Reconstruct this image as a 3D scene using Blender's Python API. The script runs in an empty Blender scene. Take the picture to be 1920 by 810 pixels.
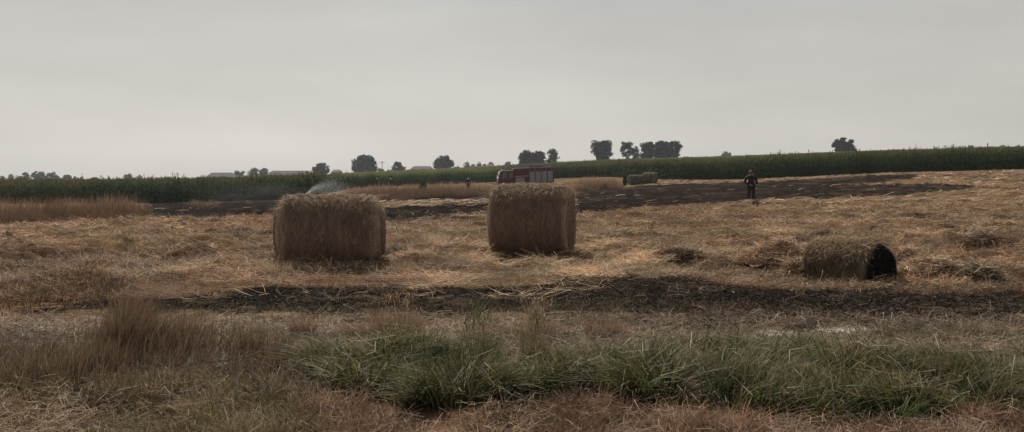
import bpy, math, random
import numpy as np
from mathutils import Vector, Matrix
R = math.radians
rng = np.random.default_rng(7)
random.seed(7)
sc = bpy.context.scene
col = sc.collection
F, CX, CY, HZ, CAMZ = 1500.0, 960.0, 405.0, 322.0, 1.6
TH = math.atan((CY - HZ) / F)

# ------------------------------------------------------------------ helpers
def _h(ix, iy, iz, s):
    n = (ix * 374761393 + iy * 668265263 + iz * 2147483647 + s * 1274126177) & 0xffffffff
    n = ((n ^ (n >> 13)) * 1274126177) & 0xffffffff
    return ((n ^ (n >> 16)) & 0xffffff) / float(0xffffff)

def vnoise(x, y, z=None, s=0):
    x = np.asarray(x, float); y = np.asarray(y, float)
    z = np.zeros_like(x) if z is None else np.asarray(z, float)
    fx, fy, fz = np.floor(x), np.floor(y), np.floor(z)
    tx, ty, tz = x - fx, y - fy, z - fz
    tx, ty, tz = [t * t * (3 - 2 * t) for t in (tx, ty, tz)]
    ix, iy, iz = fx.astype(np.int64), fy.astype(np.int64), fz.astype(np.int64)
    out = 0
    for a in (0, 1):
        for b in (0, 1):
            for c in (0, 1):
                w = (tx if a else 1 - tx) * (ty if b else 1 - ty) * (tz if c else 1 - tz)
                out = out + w * _h(ix + a, iy + b, iz + c, s)
    return out * 2 - 1

def fbm(x, y, z=None, o=4, s=0):
    t, a, n = 0, 1.0, 0.0
    for i in range(o):
        k = 2.03 ** i
        t = t + a * vnoise(np.asarray(x) * k, np.asarray(y) * k, None if z is None else np.asarray(z) * k, s + i * 17)
        n += a; a *= 0.5
    return t / n

def sstep(t):
    t = np.clip(t, 0, 1); return t * t * (3 - 2 * t)

def mesh_np(name, V, Q, C=None, smooth=False):
    """quads only"""
    V = np.asarray(V, np.float32).reshape(-1, 3); Q = np.asarray(Q, np.int32).reshape(-1, 4)
    me = bpy.data.meshes.new(name)
    me.vertices.add(len(V)); me.vertices.foreach_set('co', V.ravel())
    me.loops.add(Q.size); me.loops.foreach_set('vertex_index', Q.ravel())
    me.polygons.add(len(Q))
    me.polygons.foreach_set('loop_start', np.arange(0, Q.size, 4, dtype=np.int32))
    me.polygons.foreach_set('loop_total', np.full(len(Q), 4, np.int32))
    if smooth: me.polygons.foreach_set('use_smooth', np.ones(len(Q), bool))
    me.update(calc_edges=True)
    if C is not None:
        at = me.color_attributes.new('Col', 'FLOAT_COLOR', 'POINT')
        A = np.ones((len(V), 4), np.float32); A[:, :3] = np.asarray(C, np.float32).reshape(-1, 3)
        at.data.foreach_set('color', A.ravel())
    return me

def link(name, me, mat, parent=None, loc=None):
    o = bpy.data.objects.new(name, me); col.objects.link(o)
    if mat is not None:
        for m in (mat if isinstance(mat, (list, tuple)) else [mat]): me.materials.append(m)
    if parent is not None: o.parent = parent
    if loc is not None: o.location = loc
    return o

def tag(o, label=None, cat=None, group=None, kind=None):
    if label: o['label'] = label
    if cat: o['category'] = cat
    if group: o['group'] = group
    if kind: o['kind'] = kind
    return o

def empty(name, loc, rz=0, **k):
    o = bpy.data.objects.new(name, None); col.objects.link(o)
    o.empty_display_size = .2
    o.location = loc; o.rotation_euler.z = rz
    return tag(o, **k)

class MB:
    """small mesh builder (any polygons)"""
    def __init__(s): s.v = []; s.f = []
    def box(s, x0, x1, y0, y1, z0, z1, M=None):
        b = len(s.v)
        P = [(x0,y0,z0),(x1,y0,z0),(x1,y1,z0),(x0,y1,z0),(x0,y0,z1),(x1,y0,z1),(x1,y1,z1),(x0,y1,z1)]
        s.v += [tuple(M @ Vector(p)) if M else p for p in P]
        s.f += [tuple(b+i for i in q) for q in ((0,3,2,1),(4,5,6,7),(0,1,5,4),(1,2,6,5),(2,3,7,6),(3,0,4,7))]
        return s
    def prism(s, pts, y0, y1):
        """polygon in xz swept along y"""
        b = len(s.v); n = len(pts)
        s.v += [(x, y0, z) for x, z in pts] + [(x, y1, z) for x, z in pts]
        s.f.append(tuple(b + i for i in range(n))); s.f.append(tuple(b + n + i for i in reversed(range(n))))
        for i in range(n):
            j = (i + 1) % n; s.f.append((b+i, b+n+i, b+n+j, b+j))
        return s
    def cyl(s, p0, p1, r0, r1=None, n=12):
        r1 = r0 if r1 is None else r1
        p0, p1 = Vector(p0), Vector(p1); d = (p1 - p0).normalized()
        a = d.orthogonal().normalized(); c = d.cross(a); b = len(s.v)
        for p, r in ((p0, r0), (p1, r1)):
            for i in range(n):
                t = 2 * math.pi * i / n; s.v.append(tuple(p + (a * math.cos(t) + c * math.sin(t)) * r))
        for i in range(n):
            j = (i + 1) % n; s.f.append((b+i, b+j, b+n+j, b+n+i))
        s.f.append(tuple(b + i for i in reversed(range(n)))); s.f.append(tuple(b + n + i for i in range(n)))
        return s
    def build(s, name, mat, parent=None, bevel=0, loc=None):
        me = bpy.data.meshes.new(name); me.from_pydata(s.v, [], s.f); me.update()
        o = link(name, me, mat, parent, loc)
        if bevel:
            m = o.modifiers.new('bevel', 'BEVEL'); m.width = bevel; m.segments = 2; m.limit_method = 'ANGLE'
        return o

# ------------------------------------------------------------------ materials
def mat_attr(name, rough=.75, transl=0.0, nscale=0.0, namt=.3, spec=.3, bump=0.0, bscale=30):
    m = bpy.data.materials.new(name); m.use_nodes = True
    nt = m.node_tree; N = nt.nodes; L = nt.links; N.clear()
    out = N.new('ShaderNodeOutputMaterial'); p = N.new('ShaderNodeBsdfPrincipled')
    a = N.new('ShaderNodeAttribute'); a.attribute_name = 'Col'
    c = a.outputs['Color']
    if nscale:
        tc = N.new('ShaderNodeTexCoord'); n = N.new('ShaderNodeTexNoise'); n.inputs['Scale'].default_value = nscale
        n.inputs['Detail'].default_value = 6; n.inputs['Roughness'].default_value = .65
        L.new(tc.outputs['Object'], n.inputs['Vector'])
        mr = N.new('ShaderNodeMapRange'); mr.inputs[1].default_value = .3; mr.inputs[2].default_value = .7
        mr.inputs[3].default_value = 1 - namt; mr.inputs[4].default_value = 1 + namt
        L.new(n.outputs[0], mr.inputs[0])
        vm = N.new('ShaderNodeVectorMath'); vm.operation = 'SCALE'
        L.new(c, vm.inputs[0]); L.new(mr.outputs[0], vm.inputs['Scale']); c = vm.outputs[0]
    L.new(c, p.inputs['Base Color']); p.inputs['Roughness'].default_value = rough
    p.inputs['Specular IOR Level'].default_value = spec
    if bump:
        tc = N.new('ShaderNodeTexCoord'); n2 = N.new('ShaderNodeTexNoise'); n2.inputs['Scale'].default_value = bscale
        n2.inputs['Detail'].default_value = 5; b = N.new('ShaderNodeBump'); b.inputs['Strength'].default_value = bump
        b.inputs['Distance'].default_value = .03
        L.new(tc.outputs['Object'], n2.inputs['Vector']); L.new(n2.outputs[0], b.inputs['Height']); L.new(b.outputs[0], p.inputs['Normal'])
    if transl:
        t = N.new('ShaderNodeBsdfTranslucent'); L.new(c, t.inputs['Color'])
        mx = N.new('ShaderNodeMixShader'); mx.inputs[0].default_value = transl
        L.new(p.outputs[0], mx.inputs[1]); L.new(t.outputs[0], mx.inputs[2]); L.new(mx.outputs[0], out.inputs[0])
    else: L.new(p.outputs[0], out.inputs[0])
    return m

def mat_solid(name, c, rough=.6, var=.15, scale=6, metal=0, spec=.4):
    m = bpy.data.materials.new(name); m.use_nodes = True
    nt = m.node_tree; N = nt.nodes; L = nt.links; p = N['Principled BSDF']
    tc = N.new('ShaderNodeTexCoord'); n = N.new('ShaderNodeTexNoise'); n.inputs['Scale'].default_value = scale
    n.inputs['Detail'].default_value = 5
    cr = N.new('ShaderNodeValToRGB')
    cr.color_ramp.elements[0].position = .3; cr.color_ramp.elements[1].position = .7
    cr.color_ramp.elements[0].color = (*[x * (1 - var) for x in c], 1)
    cr.color_ramp.elements[1].color = (*[min(1, x * (1 + var)) for x in c], 1)
    L.new(tc.outputs['Object'], n.inputs['Vector']); L.new(n.outputs[0], cr.inputs[0]); L.new(cr.outputs[0], p.inputs['Base Color'])
    p.inputs['Roughness'].default_value = rough; p.inputs['Metallic'].default_value = metal
    p.inputs['Specular IOR Level'].default_value = spec
    return m

M_ground = mat_attr('ground_soil_and_stubble', 1, 0, 9, .35, 0, .6, 40)
M_straw = mat_attr('straw', .6, .30, 0, 0, .25)
M_burnt = mat_attr('burnt_straw', .95, .05, 0, 0, .02)
M_grass = mat_attr('grass_blade', .55, .33, 0, 0, .2)
M_leaf = mat_attr('leaf', .65, .15, 0, 0, .2)
M_corn = mat_attr('maize_leaf', .9, .12, 0, 0, .03)
M_bark = mat_solid('bark', (.09, .07, .055), .9, .3, 8)
M_bale = mat_attr('bale_straw', .9, 0, 45, .45, .15, .9, 60)
M_charr = mat_attr('charred_straw', .9, 0, 30, .3, .2, .8, 50)
M_red = mat_solid('red_vehicle_paint', (.085, .012, .020), .55, .15, 2)
M_shut = mat_solid('grey_roller_shutter', (.25, .255, .28), .55, .08, 4)
M_tyre = mat_solid('tyre_rubber', (.02, .02, .02), .85)
M_rim = mat_solid('steel_rim', (.35, .33, .33), .5)
M_dark = mat_solid('dark_metal', (.03, .03, .035), .6)
M_white = mat_solid('white_enamel', (.42, .43, .45), .45, .05)
M_alu = mat_solid('aluminium', (.22, .22, .23), .4, .1, 6, .6)
M_lens = mat_solid('lamp_lens', (.7, .7, .66), .15, .05)
M_blue = mat_solid('blue_beacon', (.04, .08, .5), .2, .05)
M_glass = mat_solid('vehicle_glass', (.10, .12, .13), .08, .1, 2, 0, .9)
M_cloth = mat_solid('black_uniform_cloth', (.012, .012, .014), .85, .3, 20)
M_skin = mat_solid('skin', (.24, .14, .10), .7, .08)
M_boot = mat_solid('black_boot_leather', (.012, .011, .01), .5)
M_hair = mat_solid('dark_hair', (.02, .015, .012), .7)
M_reflect = mat_solid('silver_reflective_tape', (.5, .5, .45), .4, .05)
M_helmet = mat_solid('pale_helmet_shell', (.35, .36, .33), .35, .05)
M_wallp = mat_solid('pale_render', (.24, .24, .25), .9, .12, 1)
M_wallg = mat_solid('weathered_grey_wall', (.10, .10, .11), .9, .15, 1)
M_roofg = mat_solid('grey_sheet_roof', (.055, .055, .062), .85, .12, 1)
M_roofp = mat_solid('pale_sheet_roof', (.05, .05, .055), .9, .1, 1)
M_hole = mat_solid('dark_opening', (.02, .02, .022), .6)
M_wood = mat_solid('weathered_wood', (.14, .11, .09), .9, .2, 12)

# ------------------------------------------------------------------ terrain
cols = (np.array([0, 200, 400, 560, 700, 830, 960, 1080, 1200, 1400, 1650, 1920]) - CX) / F
rowsY = np.array([1, 20, 40, 60, 80, 100, 135, 400, 1500.])
T = np.array([
 [0]*12, [0]*12,
 [-.8,-.7,-.55,-.3,-.15,-.10,-.05, .0, .02, .0, .1, .2],
 [-1.2,-1.15,-.95,-.72,-.5,-.42,-.38,-.2,-.05, .2, .7, .95],
 [-1.5,-1.55,-1.3,-1.08,-.8,-.68,-.62,-.3, .1, .65, 1.45, 1.9],
 [-1.7,-1.75,-1.5,-1.2,-.95,-.88,-.85,-.25, .48, 1.0, 1.8, 2.2],
 [-1.9,-1.95,-1.75,-1.35,-1.02,-.62, .0, .45, .95, 1.6, 2.4, 2.8],
 [0]*12, [0]*12])
py400 = np.array([338, 338, 336, 333, 327, 322, 315, 309, 304, 298, 290, 282.])
T[7] = CAMZ - (py400 - HZ) / F * 400
T[8] = np.where(T[7] < 0, CAMZ - (py400 - HZ) / F * 1500, T[7])
_gu = np.linspace(-.72, .72, 145); _gl = np.linspace(0, math.log(1500), 240)
def _bil(cu, cl, Tb, u, l):
    i = np.clip(np.searchsorted(cu, u) - 1, 0, len(cu) - 2); j = np.clip(np.searchsorted(cl, l) - 1, 0, len(cl) - 2)
    a = np.clip((u - cu[i]) / (cu[i+1] - cu[i]), 0, 1); b = np.clip((l - cl[j]) / (cl[j+1] - cl[j]), 0, 1)
    return (Tb[j, i]*(1-a) + Tb[j, i+1]*a)*(1-b) + (Tb[j+1, i]*(1-a) + Tb[j+1, i+1]*a)*b
_U, _L = np.meshgrid(_gu, _gl)
_S = _bil(cols, np.log(rowsY), T, _U, _L)
for _ in range(3):
    P_ = np.pad(_S, 2, mode='edge')
    _S = sum(P_[2+i:2+i+_S.shape[0], 2:-2] for i in (-2,-1,0,1,2)) / 5
    P_ = np.pad(_S, 2, mode='edge')
    _S = sum(P_[2:-2, 2+i:2+i+_S.shape[1]] for i in (-2,-1,0,1,2)) / 5

def zsm(X, Y):
    X = np.asarray(X, float); Y = np.asarray(Y, float)
    az = np.clip(np.arctan2(X, Y), -R(35.5), R(35.5)); r = np.hypot(X, Y)
    u = np.tan(az); yy = np.maximum(r * np.cos(az), 1.01)
    return _bil(_gu, _gl, _S, u, np.log(yy))

def proj(X, Y, Z):
    """photo pixel of a world point"""
    X = np.asarray(X, float); Y = np.maximum(np.asarray(Y, float), .3); dz = Z - CAMZ
    d = Y * math.cos(TH) - dz * math.sin(TH); v = Y * math.sin(TH) + dz * math.cos(TH)
    return CX + X / d * F, CY - v / d * F

def at(px, py, Y):
    """world point seen at a photo pixel, at depth Y"""
    v = (CY - py) / F; d = math.cos(TH) + v * math.sin(TH)
    return (px - CX) / F / d * Y, Y, CAMZ + (v * math.cos(TH) - math.sin(TH)) / d * Y

def flatY(py):
    v = (CY - py) / F; return -CAMZ / ((v * math.cos(TH) - math.sin(TH)) / (math.cos(TH) + v * math.sin(TH)))

def onground(px, py):
    """solve for the ground point under a pixel (near range)"""
    Y = flatY(py)
    for _ in range(12):
        x, _y, z = at(px, py, Y); g = float(zsm(x, Y))
        Y *= (CAMZ - g) / max(CAMZ - z, .01)
    return at(px, py, Y)

MOUNDS = []
for px, py, a, sx, sy in [(1440, 505, .10, .8, .5), (1500, 470, .16, .6, .4), (1560, 500, .12, 1.0, .6), (1740, 462, .24, 1.1, .45),
        (1860, 480, .16, .8, .4), (1790, 520, .17, .75, .4), (1880, 520, .10, .6, .5), (1270, 495, .10, .5, .3), (1700, 505, .10, .6, .4),
        (130, 540, .16, .9, .5), (60, 470, .15, 1.6, .8), (250, 470, .12, 1.5, .8), (430, 455, .10, 1.6, .9), (1380, 488, .08, 1.2, .3),
        (1730, 408, .10, 1.3, .5), (750, 478, .08, .4, .3), (1130, 470, .06, .9, .5), (1600, 430, .08, 1.3, .8)]:
    x, y, z = onground(px, py); MOUNDS.append((x, y, a, sx, sy))

def zfull(X, Y):
    X = np.asarray(X, float); Y = np.asarray(Y, float); z = zsm(X, Y); r = np.hypot(X, Y)
    px, py = proj(X, Y, z)
    # windrows of straw: elongated lumps
    k = sstep((Y - 11.5) / 2) * sstep((70 - Y) / 30)
    wx = X * .5 + .5 * fbm(X * .35, Y * .35, s=5); 
    lum = 1 - np.abs(fbm(X * .75 + 3, Y * 1.35 - X * .25, o=3, s=11)) * 2.2
    left = sstep((CX - 150 - px) / 500); right = sstep((px - 1300) / 300) * sstep((Y-10.5)/1.5) * sstep((22 - Y) / 6)
    z = z + k * (.07 + .09 * left + .06 * right) * lum + k * (.17 + .06 * left) * fbm(X * 1.5 + .4 * Y, Y * 2.8 - .6 * X, o=4, s=401)
    z = z + .035 * fbm(X * .9, Y * .9, o=4, s=31) * sstep((60 - r) / 30)
    for x0, y0, a, sx, sy in MOUNDS:
        q = ((X - x0) / sx) ** 2 + ((Y - y0) / sy) ** 2
        m = np.exp(-q) * a
        z = z + m * (1 + .45 * fbm(X * 2.6, Y * 2.6, o=3, s=41))
    # verge rises slightly under the green grass, the track behind it is worn in
    z = z + .05 * sstep((py - 640) / 40) * sstep((820 - py) / 60) - .03 * sstep((py - 585) / 15) * sstep((655 - py) / 25)
    return z

# ------------------------------------------------------------------ zones (where things grow or burned, on the ground)
I = np.interp
def burn(px, py, X, Y):
    n = fbm(X * .9, Y * 1.6, o=4, s=51); n2 = fbm(X * 4, Y * 7, o=3, s=61)
    wob = n * 13 + n2 * 7
    top = I(px, [-300, 30, 200, 340, 500, 640, 800, 960, 1060, 1200, 1300, 1400, 1560, 1700, 1920, 2300], [590, 588, 566, 552, 545, 542, 540, 536, 528, 526, 523, 530, 542, 549, 549, 552])
    bot = I(px, [-300, 30, 200, 340, 500, 700, 900, 1100, 1280, 1450, 1600, 1920, 2300], [592, 590, 584, 580, 590, 597, 601, 603, 612, 618, 618, 610, 610])
    e = (py + wob - top)
    near = sstep(e / 5) * sstep((bot - py + wob * 1.6) / 16) * (1 - .38 * sstep((e - 26) / 30)) * (1 - .55 * sstep((fbm(X * .8, Y * 2.6, o=4, s=55) - .1) / .16) * sstep((e - 8) / 12)) * (.75 + .25 * sstep((px - 20) / 200))
    w = n * 3 + n2 * 2
    def band(xs, ts, bs, soft=2.):
        t = I(px, xs, ts); b = I(px, xs, bs); inx = sstep((px - xs[0]) / 14 + .5) * sstep((xs[-1] - px) / 14 + .5)
        return sstep((py + w - t) / soft) * sstep((b - py - w) / soft) * inx
    f1 = band([262, 300, 560, 650, 700], [384, 374, 366, 364, 368], [414, 417, 408, 396, 386])
    f2 = band([690, 730, 800, 920], [374, 371, 366, 358], [379, 381, 378, 375])
    f3 = band([700, 730, 800, 920], [399, 394, 388, 382], [424, 422, 414, 403])
    f4 = band([1070, 1100, 1200, 1300, 1400, 1500, 1600, 1700, 1720], [362, 357, 347, 343, 340, 336, 329, 325, 328], [407, 403, 394, 388, 380, 357, 347, 338, 333])
    f5 = band([1380, 1480, 1600, 1700, 1780, 1825], [360, 351, 346, 343, 345, 349], [382, 377, 371, 367, 361, 355])
    f6 = band([640, 700, 800, 930], [386, 384, 382, 380], [390, 387, 384, 383], 1.5) * .8
    far = np.maximum.reduce([f1, f2, f3, f4, f5, f6])
    far = np.clip(far * 1.15, 0, 1) * (1 - .28 * sstep((fbm(X * .25, Y * 1.1, o=4, s=75) - .22) / .12)) 
    return np.clip(np.where(Y < 140, np.where(py > 500, near, far), 0), 0, 1)

def green(px, py, X, Y):
    n = fbm(X * 1.3, Y * 1.8, o=4, s=81) * 38
    top = I(px, [-300, 450, 560, 620, 700, 900, 1150, 1300, 1450, 1560, 1700, 1920, 2300], [700, 700, 712, 672, 648, 650, 650, 648, 660, 690, 688, 678, 680])
    bot = I(px, [-300, 0, 500, 600, 750, 850, 920, 1100, 1300, 1500, 1700, 1920, 2300], [690, 690, 700, 745, 790, 800, 775, 772, 788, 805, 810, 800, 800])
    return sstep((py + n - top) / 26) * sstep((bot - py - n * .8) / 22)

def bare(px, py, X, Y):
    n = fbm(X * .8, Y * 2.2, o=4, s=491)
    t1 = np.exp(-((py - I(px, [1200, 1400, 1600, 1920], [640, 638, 648, 662]) + n * 8) / 12.0) ** 2) * sstep((px - 1250) / 150)
    t2 = np.exp(-((py - I(px, [0, 400, 900, 1300], [606, 604, 612, 622]) + n * 6) / 8.0) ** 2) * sstep((1330 - px) / 150) * .75
    return np.clip(t1 + t2, 0, 1)
def lerp(a, b, t): return a + (b - a) * t[..., None]
def ground_col(X, Y, Z):
    px, py = proj(X, Y, Z)
    n = fbm(X * .5, Y * .9, o=4, s=91); n2 = fbm(X * 3, Y * 5, o=4, s=101)
    one = np.ones(np.shape(X) + (3,))
    stub = lerp(one * (.065, .042, .026), one * (.21, .148, .085), sstep(n + .5 + .5 * sstep((Y-25)/20)))
    orange = one * (.165, .10, .062)
    stub = lerp(stub, orange, sstep((fbm(X * .3, Y * .7, o=3, s=111) + .15 + .2 * sstep((650 - px) / 300)) * 2.2) * .8)
    # darker lines between windrows on the right-hand slope
    rows = .5 + .5 * np.sin((X * .92 + Y * .18) * 2.3 + 2 * fbm(X * .2, Y * .2, s=7))
    stub = stub * (1 - .22 * rows * sstep((Y - 18) / 8))[..., None]
    c = stub * (1 + .35 * n2)[..., None]
    track = sstep((py - 585) / 12) * sstep((735 - py) / 30)
    c = lerp(c, one * (.22, .165, .12) * (1 + .3 * n2)[..., None], track)
    c = lerp(c, one * (.30, .225, .165) * (1 + .35 * n2)[..., None], bare(px, py, X, Y)); front = sstep((py - 715) / 35); c = lerp(c, one * (.17, .10, .06), front)
    g = green(px, py, X, Y); c = lerp(c, one * (.040, .036, .020), g * .9)
    b = burn(px, py, X, Y); c = lerp(c, one * (.023, .0185, .0165) * (1 + .6 * n2)[..., None], np.clip(b * 1.08, 0, 1))
    # pale ash and dried foam along the wheel track
    ash = sstep((px - 1395) / 60) * sstep((1660 - px) / 60) * np.exp(-((py - 619 + n * 5) / 5.0) ** 2) * sstep((n2 + .25) * 3.2)
    c = lerp(c, one * (.72, .71, .70), np.clip(ash, 0, 1))
    far = sstep((Y - 125) / 25); c = lerp(c, one * (.055, .085, .035), far)
    return c

# ground sheet: one polar grid from under the camera to the far rim
rr = [0.4, 1.2, 2.2, 3.0]
while rr[-1] < 42: rr.append(rr[-1] * 1.0066)
while rr[-1] < 880: rr.append(rr[-1] * 1.028)
rr = np.array(rr)
aa = np.concatenate([np.arange(-180, -39, 4.0), np.arange(-38, 38.01, .125), np.arange(42, 180, 4.0)])
A_, R_ = np.meshgrid(np.radians(aa), rr); GX, GY = R_ * np.sin(A_), R_ * np.cos(A_)
GZ = zfull(GX, GY); GC = ground_col(GX, GY, zsm(GX, GY))
nr, na = GX.shape
ii, jj = np.meshgrid(np.arange(nr - 1), np.arange(na), indexing='ij'); j2 = (jj + 1) % na
Q = np.stack([ii * na + jj, ii * na + j2, (ii + 1) * na + j2, (ii + 1) * na + jj], -1)[..., ::-1]
me = mesh_np('ground', np.stack([GX, GY, GZ], -1), Q, GC, True)
tag(link('ground', me, M_ground), 'stubble field with scorched bands and a worn track', None, None, 'structure')

# ------------------------------------------------------------------ blades
def blades(X, Y, Z, H, W, C, lean=.3, az=None, droop=.5, segs=3, flat=False, tipc=None, kink=0):
    """returns V,Q,C arrays of ribbons; lean = horizontal run / height"""
    n = len(X); H = np.broadcast_to(H, n); W = np.broadcast_to(W, n); lean = np.broadcast_to(lean, n)
    az = rng.uniform(0, 2 * np.pi, n) if az is None else az
    dx, dy = np.cos(az), np.sin(az)
    fa = rng.uniform(0, 2 * np.pi, n) if not flat else az + np.pi / 2
    fx, fy = np.cos(fa), np.sin(fa)
    t = np.linspace(0, 1, segs + 1)
    V = np.zeros((n, segs + 1, 2, 3)); 
    for i, ti in enumerate(t):
        run = H * lean * (ti ** 1.6 if droop else ti); z = H * (ti - droop * ti * ti * np.minimum(lean, 1.2) * .5)
        w = W * (1 - .75 * ti ** 2) * .5
        cx = X + dx * run; cy = Y + dy * run; cz = Z + z
        V[:, i, 0] = np.stack([cx - fx * w, cy - fy * w, cz], -1); V[:, i, 1] = np.stack([cx + fx * w, cy + fy * w, cz], -1)
    base = (np.arange(n) * (segs + 1) * 2)[:, None]
    q = np.array([[2*i, 2*i+1, 2*i+3, 2*i+2] for i in range(segs)])
    Q = (base[:, :, None] + q[None]).reshape(-1, 4)
    Cc = np.repeat(np.asarray(C)[:, None, :], (segs + 1) * 2, 1).reshape(n, segs + 1, 2, 3).copy()
    if tipc is not None:
        for i, ti in enumerate(t): Cc[:, i] = Cc[:, i] * (1 - ti) + tipc[:, None, :] * ti
    return V.reshape(-1, 3), Q, Cc.reshape(-1, 3)

def strands(X, Y, Z, Ln, W, C, rise=.15, az=None, curl=.15):
    """loose straws lying about: 2-segment ribbons"""
    n = len(X); az = rng.uniform(0, 2 * np.pi, n) if az is None else az
    el = rng.normal(0, 1, n) * rise; dx, dy, dz = np.cos(az) * np.cos(el), np.sin(az) * np.cos(el), np.abs(np.sin(el))
    Ln = np.broadcast_to(Ln, n); W = np.broadcast_to(W, n)
    D = np.stack([dx, dy, dz], -1) * Ln[:, None]
    side = np.stack([-np.sin(az), np.cos(az), rng.normal(0, .8, n)], -1); side /= np.linalg.norm(side, axis=1)[:, None]
    P0 = np.stack([X, Y, Z], -1); bend = rng.normal(0, curl, (n, 3)) * Ln[:, None]
    V = np.zeros((n, 3, 2, 3))
    for i, t in enumerate((0, .5, 1)):
        p = P0 + D * t + bend * (4 * t * (1 - t)) * np.array([1, 1, .5]); w = (W * (1 - .3 * t))[:, None] * .5
        V[:, i, 0] = p - side * w; V[:, i, 1] = p + side * w
    b = (np.arange(n) * 6)[:, None, None]; q = np.array([[0, 1, 3, 2], [2, 3, 5, 4]])
    return V.reshape(-1, 3), (b + q[None]).reshape(-1, 4), np.repeat(np.asarray(C), 6, 0)

def merge(parts):
    V, Q, C, o = [], [], [], 0
    for v, q, c in parts:
        V.append(v); Q.append(q + o); C.append(c); o += len(v)
    return np.concatenate(V), np.concatenate(Q), np.concatenate(C)

def stuff(name, parts, mat, label, cat):
    V, Q, C = merge(parts)
    return tag(link(name, mesh_np(name, V, Q, C), mat), label, cat, None, 'stuff')

def pal(n, *cs, var=.2):
    cs = np.array(cs, float); k = rng.integers(0, len(cs), n); j = rng.uniform(0, 1, n)[:, None]
    c = cs[k] * (1 - j * .35) + cs[rng.integers(0, len(cs), n)] * j * .35
    return c * (1 + rng.normal(0, var, n))[:, None].clip(.35, 1.9)

def scatter(n, x0, x1, y0, y1, keep=None):
    """points spread evenly as seen, on the ground; near range"""
    px = rng.uniform(x0, x1, n); py = rng.uniform(y0, y1, n)
    Y = flatY(py); v = (CY - py) / F; X = (px - CX) / F / (math.cos(TH) + v * math.sin(TH)) * Y
    z = zsm(X, Y); px, py = proj(X, Y, z)
    if keep is not None:
        k = rng.uniform(0, 1, n) < keep(px, py, X, Y); X, Y, px, py = X[k], Y[k], px[k], py[k]
    return X, Y, zfull(X, Y), px, py

S_GOLD, S_ORG, S_PALE, S_DARK = (.43, .295, .180), (.31, .185, .110), (.58, .47, .335), (.10, .064, .038)
BALES = [(620, 13.95, .6, 1.78), (1000, 15.3, .68, 1.45)]
# stubble standing in the field
def k_field(px, py, X, Y):
    return (1 - sstep(burn(px, py, X, Y) * 1.6)) * sstep((562 - py) / 16 + .5) * (.35 + .65 * sstep(fbm(X * .5, Y * .8, s=121) * 2 + .6))
X, Y, Z, px, py = scatter(105000, -250, 2170, 392, 600, k_field)
n = len(X); sc_ = np.clip(Y / 15, .8, 3)
b1 = blades(X, Y, Z - .01, rng.uniform(.05, .13, n) * (1 + .4 * (sc_ - 1)), .006 * sc_, pal(n, S_GOLD, S_PALE, S_ORG, S_ORG, S_DARK) * (.7 + .7 * sstep(fbm(X * .7, Y * 1.2, o=4, s=421) * 2 + .5))[:, None], rng.uniform(.1, .9, n), segs=1, droop=0)
stuff('stubble', [b1], M_straw, 'short cut straw stubble standing in the harvested field', 'stubble')
# loose straw lying in combed windrows
def hol(X, Y):
    return fbm(X * 1.1 + .3 * Y, Y * 2.4 - .5 * X, o=4, s=401)
def k_straw(px, py, X, Y):
    return (1 - .96 * sstep(burn(px, py, X, Y) * 1.5)) * sstep((566 - py) / 16 + .5) * (.16 + .84 * sstep(hol(X, Y) * 3.4 + .75))
X, Y, Z, px, py = scatter(190000, -250, 2170, 388, 602, k_straw); n = len(X); sc_ = np.clip(Y / 15, .8, 3)
pn = fbm(X * .3, Y * .7, o=3, s=111)[:, None] + (.22 * sstep((650 - px) / 300))[:, None]
C = pal(n, S_GOLD, S_PALE, S_GOLD, S_ORG) * (1 - sstep((pn + .15) * 2.2)) + pal(n, S_ORG, S_ORG, S_GOLD, S_DARK) * sstep((pn + .15) * 2.2)
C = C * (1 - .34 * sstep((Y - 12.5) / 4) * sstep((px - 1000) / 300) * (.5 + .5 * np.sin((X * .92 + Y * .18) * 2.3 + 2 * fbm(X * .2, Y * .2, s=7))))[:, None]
C = C * (1 - .45 * np.exp(-((px - 200) / 260) ** 2 - ((py - 510) / 30) ** 2))[:, None] * (.6 + .95 * sstep(fbm(X * .9, Y * 1.6, o=4, s=411) * 2.6 + .4))[:, None] * (.42 + 1.0 * sstep(hol(X, Y) * 3.4 + .3))[:, None]  # last factor darkens straw in the hollows, shade put into the colour
az = rng.normal(0, .75, n) + .35 * np.sin(X * .4) + np.pi * rng.integers(0, 2, n)
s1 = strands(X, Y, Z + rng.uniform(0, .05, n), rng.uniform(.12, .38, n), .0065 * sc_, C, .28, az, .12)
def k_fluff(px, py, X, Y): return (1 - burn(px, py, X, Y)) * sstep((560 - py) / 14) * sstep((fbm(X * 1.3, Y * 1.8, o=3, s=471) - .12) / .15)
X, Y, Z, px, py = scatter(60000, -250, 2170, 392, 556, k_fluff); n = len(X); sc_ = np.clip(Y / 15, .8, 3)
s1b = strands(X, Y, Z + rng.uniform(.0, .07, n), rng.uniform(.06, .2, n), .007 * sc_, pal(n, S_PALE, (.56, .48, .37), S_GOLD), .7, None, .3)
stuff('loose_straw', [s1, s1b], M_straw, 'loose combed straw lying over the harvested field', 'straw')
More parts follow.
